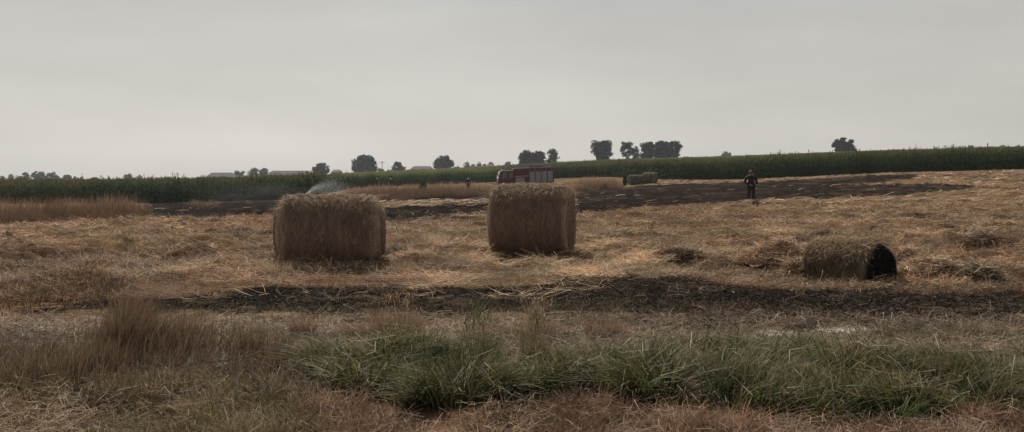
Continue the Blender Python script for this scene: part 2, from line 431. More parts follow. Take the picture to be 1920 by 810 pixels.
# the same stubble further out, up to the crop edges
nf = 60000; pxf = rng.uniform(-250, 2170, nf); Yf = 36 * (105 / 36) ** rng.uniform(0, 1, nf); Xf = (pxf - CX) / F * Yf; Zs = zsm(Xf, Yf); qx, qy = proj(Xf, Yf, Zs)
kp = rng.uniform(0, 1, nf) < (1 - .985 * sstep(burn(qx, qy, Xf, Yf) * 1.6)) * (.25 + .75 * sstep(fbm(Xf * .35, Yf * .5, o=4, s=451) * 3 + .5)) * (Yf < I(pxf, [-420, 540, 575, 640, 700, 1150, 1240, 1400, 1900, 2350], [72, 76, 80, 118, 130, 128, 100, 84, 79, 77]))
Xf, Yf = Xf[kp], Yf[kp]; nf = len(Xf); Zf = zfull(Xf, Yf)
s2 = strands(Xf, Yf, Zf + .02, rng.uniform(.25, .8, nf), .0009 * Yf, pal(nf, S_GOLD, S_PALE, S_ORG, S_ORG, S_DARK) * (.6 + .8 * sstep(fbm(Xf * .5, Yf * .9, o=4, s=461) * 2.4 + .4))[:, None], .12, rng.normal(.1, .5, nf), .12)
stuff('far_stubble', [s2], M_straw, 'sunlit straw and stubble out towards the maize', 'stubble')
# scorched band litter
def k_burn(px, py, X, Y): return burn(px, py, X, Y)
X, Y, Z, px, py = scatter(80000, -250, 2170, 505, 620, k_burn); n = len(X)
mixp = rng.uniform(0, 1, n)[:, None] < (.10 + .30 * sstep((py - 562) / 30) + .3 * sstep(fbm(X * 1.2, Y * 2.5, o=3, s=481) * 4 - .4))[:, None]
C = np.where(mixp, pal(n, (.12, .09, .065), (.08, .075, .05), (.20, .155, .12)), pal(n, (.028, .023, .020), (.060, .048, .040), (.013, .012, .012), (.10, .085, .072), var=.4))
p1 = strands(X, Y, Z + rng.uniform(0, .02, n), rng.uniform(.04, .16, n), .007, C, .2)
k = rng.uniform(0, 1, n) < .12
p2 = blades(X[k], Y[k], Z[k], rng.uniform(.04, .12, k.sum()), .008, C[k] * .8, .6, segs=2)
stuff('scorched_stubble', [p1, p2], M_burnt, 'blackened burnt stubble and ash in the scorched bands', 'burnt stubble')
# worn track: flattened pale grass
def k_track(px, py, X, Y): return sstep((py - 585) / 14) * (1 - .7 * green(px, py, X, Y)) * (1 - .7 * burn(px, py, X, Y)) * (1 - sstep((py - 750) / 30)) * (1 - .8 * bare(px, py, X, Y)) * (1 - .95 * np.exp(-((py - 619) / 7) ** 2) * sstep((px - 1400) / 50) * sstep((1660 - px) / 50))
X, Y, Z, px, py = scatter(75000, -250, 2170, 570, 770, k_track); n = len(X)
C = pal(n, (.28, .215, .15), (.38, .31, .23), (.20, .14, .10), (.13, .10, .07)) * (.65 + .7 * sstep(fbm(X * 1.4, Y * 2.5, o=4, s=431) * 2 + .5))[:, None]
p1 = strands(X, Y, Z + rng.uniform(0, .03, n), rng.uniform(.06, .26, n), .006, C, .25, None, .2)
k = rng.uniform(0, 1, n) < .3
p2 = blades(X[k], Y[k], Z[k], rng.uniform(.04, .14, k.sum()), .006, C[k], rng.uniform(.2, 1.1, k.sum()), segs=2)
stuff('dead_grass', [p1, p2], M_grass, 'flattened pale dead grass along the worn track', 'dead grass')

def clumpy(X, Y, s, f=2.3): return fbm(X * f, Y * f, o=3, s=s)
# lush green verge
def k_green(px, py, X, Y): return green(px, py, X, Y) * (.06 + .94 * sstep(clumpy(X, Y, 131) * 3.8 + .5))
X, Y, Z, px, py = scatter(125000, -200, 2120, 632, 830, k_green); n = len(X)
cl = clumpy(X, Y, 131); big = clumpy(X, Y, 141, .9)
H = (.05 + .15 * sstep(cl * 2.8 + .4) + .10 * sstep(big * 2.4 + .2)) * rng.uniform(.5, 1.4, n)
H *= I(py, [640, 680, 720], [.6, .95, 1.1])
yel = rng.uniform(0, 1, n)[:, None] < (.34 - .16 * sstep(big * 2 + .5) + .35 * sstep((690 - py) / 40))[:, None]
C = np.where(yel, pal(n, (.24, .20, .11), (.33, .27, .17), (.13, .10, .055)), pal(n, (.100, .115, .028), (.060, .075, .020), (.18, .18, .05), (.035, .045, .015), var=.3))
az = 2 * np.pi * vnoise(X * 1.5, Y * 1.5, s=151) + rng.normal(0, .55, n)
g1 = blades(X, Y, Z, H, rng.uniform(.004, .009, n), C, rng.uniform(.3, 1.5, n), az, .75, 4)
kk = rng.uniform(0, 1, n) < .05
g2 = strands(X[kk], Y[kk], Z[kk] + H[kk] * rng.uniform(.2, .9, kk.sum()), rng.uniform(.10, .34, kk.sum()), .005, pal(kk.sum(), (.26, .23, .15), (.36, .31, .22), (.15, .15, .08)), .35, None, .3)
kb = rng.uniform(0, 1, n) < .07; nb = kb.sum()
g3 = blades(X[kb], Y[kb], Z[kb] + H[kb] * .3, rng.uniform(.05, .13, nb), rng.uniform(.012, .022, nb), pal(nb, (.08, .11, .03), (.13, .15, .05), (.05, .07, .02)), rng.uniform(.6, 2.0, nb), None, .8, 3)
kd = rng.uniform(0, 1, n) < .05; nd = kd.sum()
g4 = blades(X[kd], Y[kd], Z[kd], rng.uniform(.14, .38, nd), rng.uniform(.003, .006, nd), pal(nd, (.26, .19, .12), (.34, .27, .18), (.14, .10, .06)), rng.uniform(.1, .8, nd), None, .4, 4)
stuff('green_grass', [g1, g2, g3, g4], M_grass, 'lush drooping green grass growing along the verge in front', 'grass')
# reddish dry grass at the very front
def k_front(px, py, X, Y):
    b = I(px, [-300, 0, 500, 620, 750, 850, 920, 1100, 1300, 1500, 1700, 1920, 2300], [712, 716, 735, 760, 795, 800, 772, 765, 782, 796, 800, 796, 800])
    return sstep((py + clumpy(X, Y, 161) * 20 - b) / 18)
X, Y, Z, px, py = scatter(80000, -150, 2070, 700, 905, k_front); n = len(X); cl = clumpy(X, Y, 171)
redz = sstep((px - 480) / 200)[:, None]
C = (pal(n, (.22, .17, .09), (.18, .145, .07), (.28, .22, .14), (.10, .095, .05)) * (1 - redz) + pal(n, (.27, .145, .09), (.32, .21, .14), (.19, .10, .06), (.38, .28, .19)) * redz) * (.6 + .7 * sstep(fbm(X * 2.5, Y * 3.5, o=3, s=441) * 2 + .5))[:, None]
f1 = blades(X, Y, Z, (.05 + .10 * sstep(cl * 2 + .5)) * rng.uniform(.5, 1.5, n), rng.uniform(.003, .007, n), C, rng.uniform(.15, 1.3, n), None, .5, 3)
kk = rng.uniform(0, 1, n) < .30
f2 = strands(X[kk], Y[kk], Z[kk] + rng.uniform(.01, .08, kk.sum()), rng.uniform(.05, .2, kk.sum()), .004, pal(kk.sum(), (.42, .33, .24), (.34, .23, .15)), .4, None, .3)
stuff('dry_grass', [f1, f2], M_grass, 'short reddish dry grass across the nearest foreground', 'dry grass')
# tall thin brown grass left
def k_tall(px, py, X, Y):
    c = np.exp(-((px - 130) / 150) ** 2 - ((py - 715) / 28) ** 2) * .9 + np.exp(-((px - 235) / 34) ** 2 - ((py - 660) / 40) ** 2) * 1.2 \
      + np.exp(-((px - 370) / 85) ** 2 - ((py - 668) / 15) ** 2) * 1.2 + np.exp(-((px - 480) / 90) ** 2 - ((py - 700) / 30) ** 2) * .45 \
      + np.exp(-((px - 40) / 160) ** 2 - ((py - 735) / 24) ** 2) * .8
    return np.clip(c, 0, 1) * (.12 + .88 * sstep(clumpy(X, Y, 181, 3.2) * 3.5 + .6))
X, Y, Z, px, py = scatter(120000, -220, 620, 610, 800, k_tall); n = len(X)
hh = .20 + .24 * np.exp(-((px - 235) / 50) ** 2 - ((py - 660) / 45) ** 2) + .10 * np.exp(-((px - 370) / 90) ** 2) + .06 * np.exp(-((px - 150) / 80) ** 2)
C0 = pal(n, (.075, .048, .03), (.11, .07, .042), (.05, .035, .023)); C1 = pal(n, (.22, .15, .095), (.30, .22, .15), (.13, .085, .055))  # dark bases and pale tips paint the light caught by the tips
t1 = blades(X, Y, Z, hh * rng.uniform(.55, 1.3, n), rng.uniform(.0025, .006, n), C0, rng.uniform(.05, .6, n), rng.normal(.5, 1.1, n), .3, 3, tipc=C1)
stuff('tall_dry_grass', [t1], M_grass, 'tall thin brown grass standing at the left foreground', 'tall grass')
# mixed green under-growth, left
def k_under(px, py, X, Y): return np.exp(-((px - 300) / 120) ** 2 - ((py - 695) / 18) ** 2) * .8 + np.exp(-((px - 440) / 240) ** 2 - ((py - 588) / 8) ** 2) * .45 + np.exp(-((px - 1800) / 150) ** 2 - ((py - 632) / 11) ** 2) + np.exp(-((px - 1350) / 50) ** 2 - ((py - 628) / 6) ** 2) * .7 + np.exp(-((px - 1000) / 250) ** 2 - ((py - 578) / 10) ** 2) * .35
X, Y, Z, px, py = scatter(70000, -100, 2100, 550, 745, k_under); n = len(X)
C = pal(n, (.09, .11, .045), (.13, .13, .06), (.22, .18, .10), (.06, .07, .03))
u1 = blades(X, Y, Z, rng.uniform(.05, .17, n), .006, C, rng.uniform(.2, 1.2, n), None, .6, 3)
stuff('short_green_grass', [u1], M_grass, 'thin short green grass beside the scorched band and track', 'short grass')

# standing wheat patches
def wheat(name, label, poly, n, hgt, dark=0.0):
    xs, y0s, y1s = poly                                # px, near depth, far depth
    px = rng.uniform(xs[0], xs[-1], n); a, b = I(px, xs, y0s), I(px, xs, y1s)
    t = rng.uniform(0, 1, n) ** 2.2; Yv = a + (b - a) * t + rng.normal(0, .5, n) + 3.0 * fbm((px - CX) / F * a * .5, px * 0, o=3, s=197) * (a > 20)
    X = (px - CX) / F * Yv; Z = zfull(X, Yv); cl = fbm(X * .5, Yv * .3, o=3, s=191)
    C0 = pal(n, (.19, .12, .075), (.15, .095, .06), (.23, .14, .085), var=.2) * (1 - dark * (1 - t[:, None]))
    C1 = pal(n, (.29, .205, .135), (.24, .155, .10), var=.25) * (1 + .9 * sstep((t[:, None] - .3) / .4)) * (1 - dark * .5 * (1 - t[:, None]))  # tips further back painted brighter as the sunlit top edge
    w = .012 * np.clip(Yv / 30, .8, 3.5)
    pw = px + 40 * fbm(X * .6, Yv * .6, s=195)
    H = hgt * (1 + 1.3 * fbm(X * .9, Yv * .5, o=3, s=191)) * rng.uniform(.45, 1.2, n) * sstep((pw - xs[0]) / 60 + .15) * sstep((xs[-1] - pw) / 60 + .15) * np.where(t < .05, .6, 1)
    p = blades(X, Yv, Z, H, w, C0, rng.uniform(.05, .4, n), rng.normal(0, 1.3, n), .4, 2, tipc=C1)
    stuff(name, [p], M_straw, label, 'standing wheat')
wheat('standing_wheat', 'uncut brown wheat standing at the far left below the maize', ([-320, 0, 200, 285], [28, 28.5, 31, 36], [50, 50, 50, 46]), 30000, .60, .5)
wheat('standing_wheat', 'strip of ripe wheat uncut beyond the left round bale', ([640, 720, 800, 930], [60, 56, 60, 68], [110, 120, 118, 122]), 26000, .62, .5)
wheat('standing_wheat', 'short strip of uncut wheat beyond the right round bale', ([1050, 1085, 1170], [66, 72, 78], [110, 110, 100]), 12000, .75, .25)
wheat('standing_wheat', 'matted dark brown stalks at the left edge by the scorched band', ([-200, 20, 120, 235], [10.2, 10.0, 10.2, 10.6], [12.5, 12.4, 12.2, 11.8]), 6000, .11, .75)

# ------------------------------------------------------------------ maize
def maize_plant(seed, h, leaves=9, top_only=False):
    r = np.random.default_rng(seed); V, Qs, Cs = [], [], []; o = 0
    def rib(P, W, side, c):
        nonlocal o
        k = len(P)
        for i in range(k):
            V.append(P[i] - side * W[i] / 2); V.append(P[i] + side * W[i] / 2); Cs.append(c); Cs.append(c)
        for i in range(k - 1): Qs.append([o+2*i, o+2*i+1, o+2*i+3, o+2*i+2])
        o += 2 * k
    z0 = h * .55 if top_only else 0
    for a in (0, 1.57):
        s = np.array([math.cos(a), math.sin(a), 0]); rib([np.array([0, 0, z0]), np.array([0, 0, h * .9])], [.035, .02], s, (.10, .13, .05))
    for i in range(leaves):
        t = (i + .6) / leaves; zb = z0 + (h * .88 - z0) * t; az = i * 3.05 + r.normal(0, .5); L = r.uniform(.55, .85) * (1.1 - .35 * t)
        d = np.array([math.cos(az), math.sin(az), 0]); s = np.array([-d[1], d[0], 0])
        P = [np.array([0, 0, zb]) + d * L * q + np.array([0, 0, L * (.75 * q - .95 * q * q)]) for q in (0, .3, .6, .85, 1)]
        g = r.uniform(.7, 1.3); rib(P, [.05, .09, .085, .05, .008], s, (.050 * g, .078 * g, .026 * g))
    for i in range(4):
        az = r.uniform(0, 6.3); s = np.array([-math.sin(az), math.cos(az), 0])
        e = np.array([math.cos(az) * r.uniform(.03, .14), math.sin(az) * .1, h * 1.0 + r.uniform(-.02, .1)])
        rib([np.array([0, 0, h * .88]), e], [.02, .03], s, (.20, .17, .08))
    return np.array(V), np.array(Qs), np.array(Cs)
VAR = [maize_plant(s, 2.2) for s in range(6)]; VTOP = [maize_plant(s + 20, 2.2, 4, True) for s in range(5)]
EP = [-420, 0, 200, 400, 540, 575, 605, 640, 700, 800, 940, 1060, 1150, 1200, 1240, 1290, 1400, 1600, 1900, 2350]
EY = [72, 77, 77, 77, 78, 82, 100, 122, 138, 134, 137, 140, 132, 116, 104, 95, 88, 84, 82, 80]
ex = np.array([(p - CX) / F * y for p, y in zip(EP, EY)]); ey = np.array(EY, float)
def corn_put(variants, X, Y, Z, S):
    parts = []; k = rng.integers(0, len(variants), len(X)); rot = rng.uniform(0, 6.28, len(X))
    for v in range(len(variants)):
        m = k == v; V, Q, C = variants[v]; c, s = np.cos(rot[m]), np.sin(rot[m]); sc1 = S[m]
        vx = (V[None, :, 0] * c[:, None] - V[None, :, 1] * s[:, None]) * sc1[:, None] + X[m][:, None]
        vy = (V[None, :, 0] * s[:, None] + V[None, :, 1] * c[:, None]) * sc1[:, None] + Y[m][:, None]
        vz = V[None, :, 2] * sc1[:, None] + Z[m][:, None]
        VV = np.stack([vx, vy, vz], -1).reshape(-1, 3)
        QQ = (Q[None] + (np.arange(m.sum()) * len(V))[:, None, None]).reshape(-1, 4)
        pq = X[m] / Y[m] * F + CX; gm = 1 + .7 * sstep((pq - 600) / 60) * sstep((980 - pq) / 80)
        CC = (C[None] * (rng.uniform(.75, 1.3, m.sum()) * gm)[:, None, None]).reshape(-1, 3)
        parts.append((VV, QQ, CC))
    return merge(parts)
seg = np.hypot(np.diff(ex), np.diff(ey)); cum = np.concatenate([[0], np.cumsum(seg)])
parts = []
for row in range(5):
    s = np.arange(0, cum[-1], .19) + rng.normal(0, .04, int(math.ceil(cum[-1] / .19))); X = np.interp(s, cum, ex); Y = np.interp(s, cum, ey)
    d = row * .72
    X = X * (1 + d / Y) + rng.normal(0, .05, len(s)); Y = Y + d + rng.normal(0, .07, len(s))
    hs = 1 + .2 * fbm(X * .35, Y * .35, o=3, s=201) + rng.normal(0, .075, len(s))
    parts.append(corn_put(VAR, X, Y, zsm(X, Y) - .02, hs))
nn = 26000; px = rng.uniform(-420, 2350, nn); e = I(px, EP, EY); Y = e + 3.5 + (70 * rng.uniform(0, 1, nn) ** 1.7); X = (px - CX) / F * Y
parts.append(corn_put(VTOP, X, Y, zsm(X, Y) - .02, 1 + .09 * fbm(X * .25, Y * .25, s=201) + rng.normal(0, .05, nn)))
# closed canopy below the tassels further in
gp = np.linspace(-420, 2350, 700); gt = np.concatenate([np.linspace(0, 20, 30), np.linspace(22, 120, 40)])
PX, GT = np.meshgrid(gp, gt); YY = I(PX, EP, EY) + 3.0 + GT; XX = (PX - CX) / F * YY
ZZ = zsm(XX, YY) + 1.72 + .16 * fbm(XX * 1.3, YY * 1.3, o=3, s=211) - 1.2 * (GT < .1)
a, b = XX.shape; i2, j2 = np.meshgrid(np.arange(a - 1), np.arange(b - 1), indexing='ij')
Qc = np.stack([i2*b+j2, i2*b+j2+1, (i2+1)*b+j2+1, (i2+1)*b+j2], -1).reshape(-1, 4)
nz = fbm(XX * 2, YY * 2, s=221)[..., None]
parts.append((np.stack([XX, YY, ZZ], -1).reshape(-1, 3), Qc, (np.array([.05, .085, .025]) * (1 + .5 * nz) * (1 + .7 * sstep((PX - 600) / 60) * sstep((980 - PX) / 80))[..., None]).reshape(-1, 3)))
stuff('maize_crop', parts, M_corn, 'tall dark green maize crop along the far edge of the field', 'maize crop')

# ------------------------------------------------------------------ bales
def bale(px, Yc, Rr, L, rot, label, group=None, charred=False, sink=0.0, nst=14000, colr=(.41, .295, .22), e=.11, name='straw_bale', small=False):
    x = (px - CX) / F * Yc; zb = float(zfull(x, Yc))
    root = empty(name, (x, Yc, zb - sink), rot, label=label, cat='straw bale', group=group)
    na, nl = (150, 90) if not small else (48, 30)
    # profile: end-cap rings, rounded edge, barrel, rounded edge, end-cap rings
    prof = []
    for q in np.linspace(.02, max(.1, 1 - e / Rr), 16 if not small else 5): prof.append((-L/2, q * Rr))
    for q in np.linspace(.2, 1, 5): prof.append((-L/2 + e * (1 - math.cos(q * math.pi/2)), Rr - e + e * math.sin(q * math.pi/2)))
    for q in np.linspace(0, 1, nl)[1:-1]: prof.append((-L/2 + e + (L - 2*e) * q, Rr))
    prof += [(-a, b) for a, b in reversed(prof[:(21 if not small else 10)])]
    prof = np.array(prof); t = np.linspace(0, 2 * np.pi, na, endpoint=False)
    AX, TT = np.meshgrid(prof[:, 0], t, indexing='ij'); RR = np.meshgrid(prof[:, 1], t, indexing='ij')[0]
    ct, st = np.cos(TT), np.sin(TT)
    lump = fbm(AX * 2.2, ct * 1.4, st * 1.4, 3, 301 + int(px)); fine = fbm(AX * 16, ct * 5, st * 5, 3, 311)
    sag = 1 + .03 * np.cos(2 * TT) * 0
    RD = RR * (1 + (.11 if charred else .035) * lump) + .012 * fine * (RR > Rr * .9)
    AXd = AX + .012 * fbm(RR * 9 * ct, RR * 9 * st, AX * 3, 3, 321) * (np.abs(AX) > L/2 - .1)
    Yv, Zv = RD * st, RD * ct
    Zv = np.where(Zv < -Rr * .80, -Rr * .80 + (Zv + Rr * .80) * .35, Zv)   # settled under its own weight
    zc = Rr * .87
    if charred:
        AXd = AXd - np.where(AX > L/2 - .02, .10 * np.clip(1 - (RR / (Rr * .86)) ** 3, 0, 1), 0); Zv = Zv * (1 - .10 * sstep(AX / L + .5)) + .05 * fbm(AX * 4, Yv * 4, o=3, s=9)
    V = np.stack([AXd, Yv, Zv + zc], -1)
    a, b = AX.shape; i_, j_ = np.meshgrid(np.arange(a - 1), np.arange(b), indexing='ij'); jn = (j_ + 1) % b
    Qb = np.stack([i_*b+j_, i_*b+jn, (i_+1)*b+jn, (i_+1)*b+j_], -1).reshape(-1, 4)
    C = np.array(colr) * (1 + .6 * fbm(AX * 22, ct * 1.5, st * 1.5, 4, 331)[..., None]) * (1 + .3 * lump[..., None])
    if charred:
        k = sstep((AX - L/2 + .13 + .12 * lump) / .06)[..., None]; C = C * (1 - k) + np.array([.009, .008, .009]) * k
    # straw colour only: the sunlit top is painted by paler straws below
    me = mesh_np('straw_roll', V.reshape(-1, 3), Qb, C.reshape(-1, 3), True)
    o = link('straw_roll', me, M_bale, root)
    # straws sticking out over the surface
    def surf(n, amin, amax, tmin, tmax):
        ax = rng.uniform(amin, amax, n); tt = rng.uniform(tmin, tmax, n); lu = fbm(ax * 2.2, np.cos(tt) * 1.4, np.sin(tt) * 1.4, 3, 301 + int(px))
        r = Rr * (1 + (.11 if charred else .035) * lu) - np.maximum(0, np.abs(ax) - (L/2 - e)) ** 2 / e * .95; return ax, tt, r
    def wrap_strands(n, amin, amax, tmin, tmax, ln, w, lift, C, mix=.35):
        ax, tt, r = surf(n, amin, amax, tmin, tmax)
        P = np.stack([ax, r * np.sin(tt), r * np.cos(tt)], -1)
        tang = np.stack([rng.normal(0, mix, n), np.cos(tt), -np.sin(tt)], -1) * rng.choice([-1, 1], n)[:, None]
        nor = np.stack([np.zeros(n), np.sin(tt), np.cos(tt)], -1)
        l = rng.uniform(ln[0], ln[1], n)[:, None]; lf = np.abs(rng.normal(0, lift, n))[:, None]
        P[:, 2] = np.where(P[:, 2] < -Rr * .80, -Rr * .80 + (P[:, 2] + Rr * .80) * .35, P[:, 2]) + zc
        sd = rng.normal(0, 1, (n, 3)); sd /= np.linalg.norm(sd, axis=1)[:, None]
        V = np.zeros((n, 3, 2, 3))
        for i, q in enumerate((0, .5, 1)):
            p = P + tang * l * (q - .2) + nor * (l * (lf * q - (q * l / Rr) * .35 * q) + .006)
            V[:, i, 0] = p - sd * w / 2; V[:, i, 1] = p + sd * w / 2
        bb = (np.arange(n) * 6)[:, None, None]; q = np.array([[0, 1, 3, 2], [2, 3, 5, 4]])
        return V.reshape(-1, 3), (bb + q[None]).reshape(-1, 4), np.repeat(C, 6, 0)
    cc = np.array(colr)
    k = nst
    tufts_t = [wrap_strands(110, a0 - .04, a0 + .04, t0 - .15, t0 + .15, (.04, .13), .006, .22, pal(110, (.50, .39, .25), (.36, .26, .16), (.22, .16, .10)), .8) for a0, t0 in zip(rng.uniform(-L/2 + .1, L/2 - .15, 34), rng.uniform(-1.35, 2.0, 34))] if not small else []
    pp = tufts_t + [wrap_strands(k, -L/2 + .03, L/2 - (.19 if charred else .03), 0, 2*np.pi, (.06, .22) if not charred else (.04, .13), .005 if not small else .03, .12, pal(k, cc * 1.0, cc * .5, cc * 1.25, cc * .8)),
          wrap_strands(k // 4, -L/2 + .03, L/2 - (.10 if charred else .03), -1.05, 1.0, (.05, .17), .006 if not small else .04, .34 if charred else .14, pal(k // 4, (.50, .39, .25), (.40, .29, .17), (.30, .21, .13), (.17, .12, .08)), 1.0)]  # paler straws over the top, sunlight put into their colour
    # ends: spiral of straw edges
    m = k // 4
    for sgn in (-1, 1):
        rr_ = (Rr - e * .75) * np.sqrt(rng.uniform(0, 1, m)); tt = rng.uniform(0, 2*np.pi, m)
        P = np.stack([sgn * (L/2 + .003) - (.10 * np.clip(1 - (rr_ / (Rr * .86)) ** 3, 0, 1) if charred and sgn > 0 else rr_ * 0), rr_ * np.sin(tt), rr_ * np.cos(tt)], -1)
        P[:, 2] = np.where(P[:, 2] < -Rr * .80, -Rr * .80 + (P[:, 2] + Rr * .80) * .35, P[:, 2]) + zc
        tg = np.stack([rng.uniform(0, .5, m) * sgn, np.cos(tt), -np.sin(tt)], -1); l = rng.uniform(.03, .10, m)[:, None]
        sd = rng.normal(0, 1, (m, 3)); sd /= np.linalg.norm(sd, axis=1)[:, None]; w = .006 if not small else .03
        V = np.zeros((m, 3, 2, 3))
        for i, q in enumerate((0, .5, 1)):
            p = P + tg * l * q; V[:, i, 0] = p - sd * w/2; V[:, i, 1] = p + sd * w/2
        bb = (np.arange(m) * 6)[:, None, None]; q = np.array([[0, 1, 3, 2], [2, 3, 5, 4]])
        cx = pal(m, cc, cc * .6, cc * 1.2) if not (charred and sgn > 0) else pal(m, (.012, .011, .012), (.02, .018, .018))
        pp.append((V.reshape(-1, 3), (bb + q[None]).reshape(-1, 4), np.repeat(cx, 6, 0)))
    V, Q_, C = merge(pp)
    o2 = link('loose_straw_fringe', mesh_np('loose_straw_fringe', V, Q_, C), M_straw, root); o2['kind'] = 'stuff'
    if not small:   # net wrap lines round the roll
        ln = []
        for a0 in np.linspace(-L/2 + .12, L/2 - .12, 7):
            tt = np.linspace(0, 2*np.pi, 97)[:-1]; lu = fbm(a0 * 2.2 + tt * 0, np.cos(tt) * 1.4, np.sin(tt) * 1.4, 3, 301 + int(px)); r = Rr * (1 + .035 * lu) + .006
            zz = r * np.cos(tt); zz = np.where(zz < -Rr * .8, -Rr * .8 + (zz + Rr * .8) * .35, zz) + zc
            v = np.stack([np.stack([a0 + .003 * s + .006 * np.sin(tt * 5 + a0 * 9), r * np.sin(tt), zz], -1) for s in (-1, 1)], 1).reshape(-1, 3)
            i = np.arange(96); j = (i + 1) % 96
            ln.append((v, np.stack([2*i, 2*i+1, 2*j+1, 2*j], -1), np.full((len(v), 3), .16) * (1.2, 1, .8)))
        V, Q_, C = merge(ln); link('twine', mesh_np('twine', V, Q_, C), M_straw, root)
    return root
G_B = 'round straw bales in the stubble field'
bale(620, 13.75, .61, 1.76, R(6), e=.25, label='wide round straw bale, left of the two big ones on the stubble', group=G_B, nst=17000)
bale(999, 15.05, .685, 1.45, R(-12), 'taller round straw bale, right of the two, hiding the wheels of the fire engine', G_B, nst=17000)
bale(1594, 11.75, .47, 1.08, R(-49), 'small collapsed straw bale with a charred black end, sunk in loose straw', None, True, .28, 9000, (.19, .145, .09))
x_, y_ = (1192 - CX) / F * 88, 88.0
bale(1192, 86, .58, 1.5, R(8), 'small far round bale on its side, left of the two by the maize', 'far round bales by the maize', nst=900, colr=(.15, .13, .085), small=True)
bale(1218, 88, .66, 1.4, R(-34), 'small far round bale with a pale greenish cap, right of the two by the maize', 'far round bales by the maize', nst=900, colr=(.17, .17, .11), small=True)

# heaps of straw
def heap(px, py, w, d, h, label, cols_, n=3500, cat='straw heap', name='straw_heap', base=None, ln=(.08, .3)):
    x, y, _ = onground(px, py); z = float(zfull(x, y)); root = empty(name, (x, y, z), rng.uniform(-.3, .3), label=label, cat=cat)
    g = np.linspace(-1, 1, 40); a, b = np.meshgrid(g, g); r = np.hypot(a, b)
    s = int(px)
    hz = h * np.clip(1 - r ** 2, -.2, 1) * (1 + 1.1 * fbm(a * 3, b * 3, o=4, s=s)) - .03
    C = np.array(base or cols_[0]) * (1 + .5 * fbm(a * 8, b * 8, s=s)[..., None])
    i_, j_ = np.meshgrid(np.arange(39), np.arange(39), indexing='ij'); Qh = np.stack([i_*40+j_, i_*40+j_+1, (i_+1)*40+j_+1, (i_+1)*40+j_], -1).reshape(-1, 4)
    link('heap_core', mesh_np('heap_core', np.stack([a * w, b * d, hz], -1).reshape(-1, 3), Qh, C.reshape(-1, 3), True), M_bale, root)
    rr_ = np.sqrt(rng.uniform(0, 1.1, n)); t = rng.uniform(0, 6.283, n); A, B = rr_ * np.cos(t), rr_ * np.sin(t)
    zz = h * np.clip(1 - rr_ ** 2, -.1, 1) * (1 + 1.1 * fbm(A * 3, B * 3, o=4, s=s)) - .02
    V, Q_, C = strands(A * w, B * d, zz, rng.uniform(ln[0], ln[1] * .8, n), .008, pal(n, *cols_, var=.45), .22, None, .3)
    o = link('loose_straws', mesh_np('loose_straws', V, Q_, C), M_straw, root); o['kind'] = 'stuff'
BLK = (.022, .018, .018)
heap(748, 482, .30, .18, .12, 'small blackened straw heap just right of the wide left bale', [BLK, (.05, .035, .03), (.25, .17, .1)], 1800, base=BLK)
heap(1272, 497, .42, .22, .10, 'low flattened straw heap with a dark hollow, midway between right bale and collapsed bale', [S_ORG, S_DARK, (.08, .05, .035)], 2600)
heap(1500, 468, .42, .22, .13, 'dark scorched straw heap behind and left of the collapsed bale', [BLK, (.06, .045, .035), S_DARK], 2200, base=(.03, .025, .02))
heap(1545, 449, .26, .18, .08, 'tiny black burnt heap straight behind the collapsed bale', [BLK, (.04, .03, .03)], 1200, base=BLK)
heap(1470, 505, .75, .42, .20, 'golden straw heap piled against the left side of the collapsed bale', [S_GOLD, S_PALE, S_GOLD, S_ORG], 6500)
heap(1775, 447, .62, .24, .20, 'long brown straw heap far right with a peaked top', [S_DARK, S_GOLD, S_GOLD, S_ORG], 5000)
heap(1862, 478, .60, .24, .14, 'dark ragged straw heap near the right edge behind the golden straw', [S_DARK, (.08, .055, .04), S_ORG], 3200)
heap(1745, 522, .50, .28, .17, 'pale tangled straw heap right of the charred bale end', [S_PALE, S_GOLD, S_ORG], 4200)
heap(1835, 530, .34, .22, .18, 'dark brown tangled straw heap at the right beside the scorched band', [(.07, .05, .04), (.16, .12, .08), S_PALE], 3000, base=(.03, .024, .02))
heap(1512, 520, .35, .25, .26, 'tangled straw heap fallen from the left end of the collapsed bale', [S_GOLD, S_DARK, S_PALE, S_ORG], 3200)
heap(1712, 505, .30, .22, .22, 'loose straw heap hugging the right side of the charred bale end', [S_GOLD, S_ORG, S_PALE], 2400)
heap(1655, 541, .42, .10, .07, 'thin golden straw heap along the foot of the charred bale end', [S_GOLD, S_PALE, S_ORG], 1500)
heap(1575, 462, .9, .35, .12, 'low golden straw heap lying behind the collapsed bale', [S_GOLD, S_ORG, S_PALE], 5000)
heap(1730, 409, .9, .22, .12, 'thin dark straw heap out on the right-hand slope', [S_DARK, (.08, .05, .035), S_GOLD], 1800)

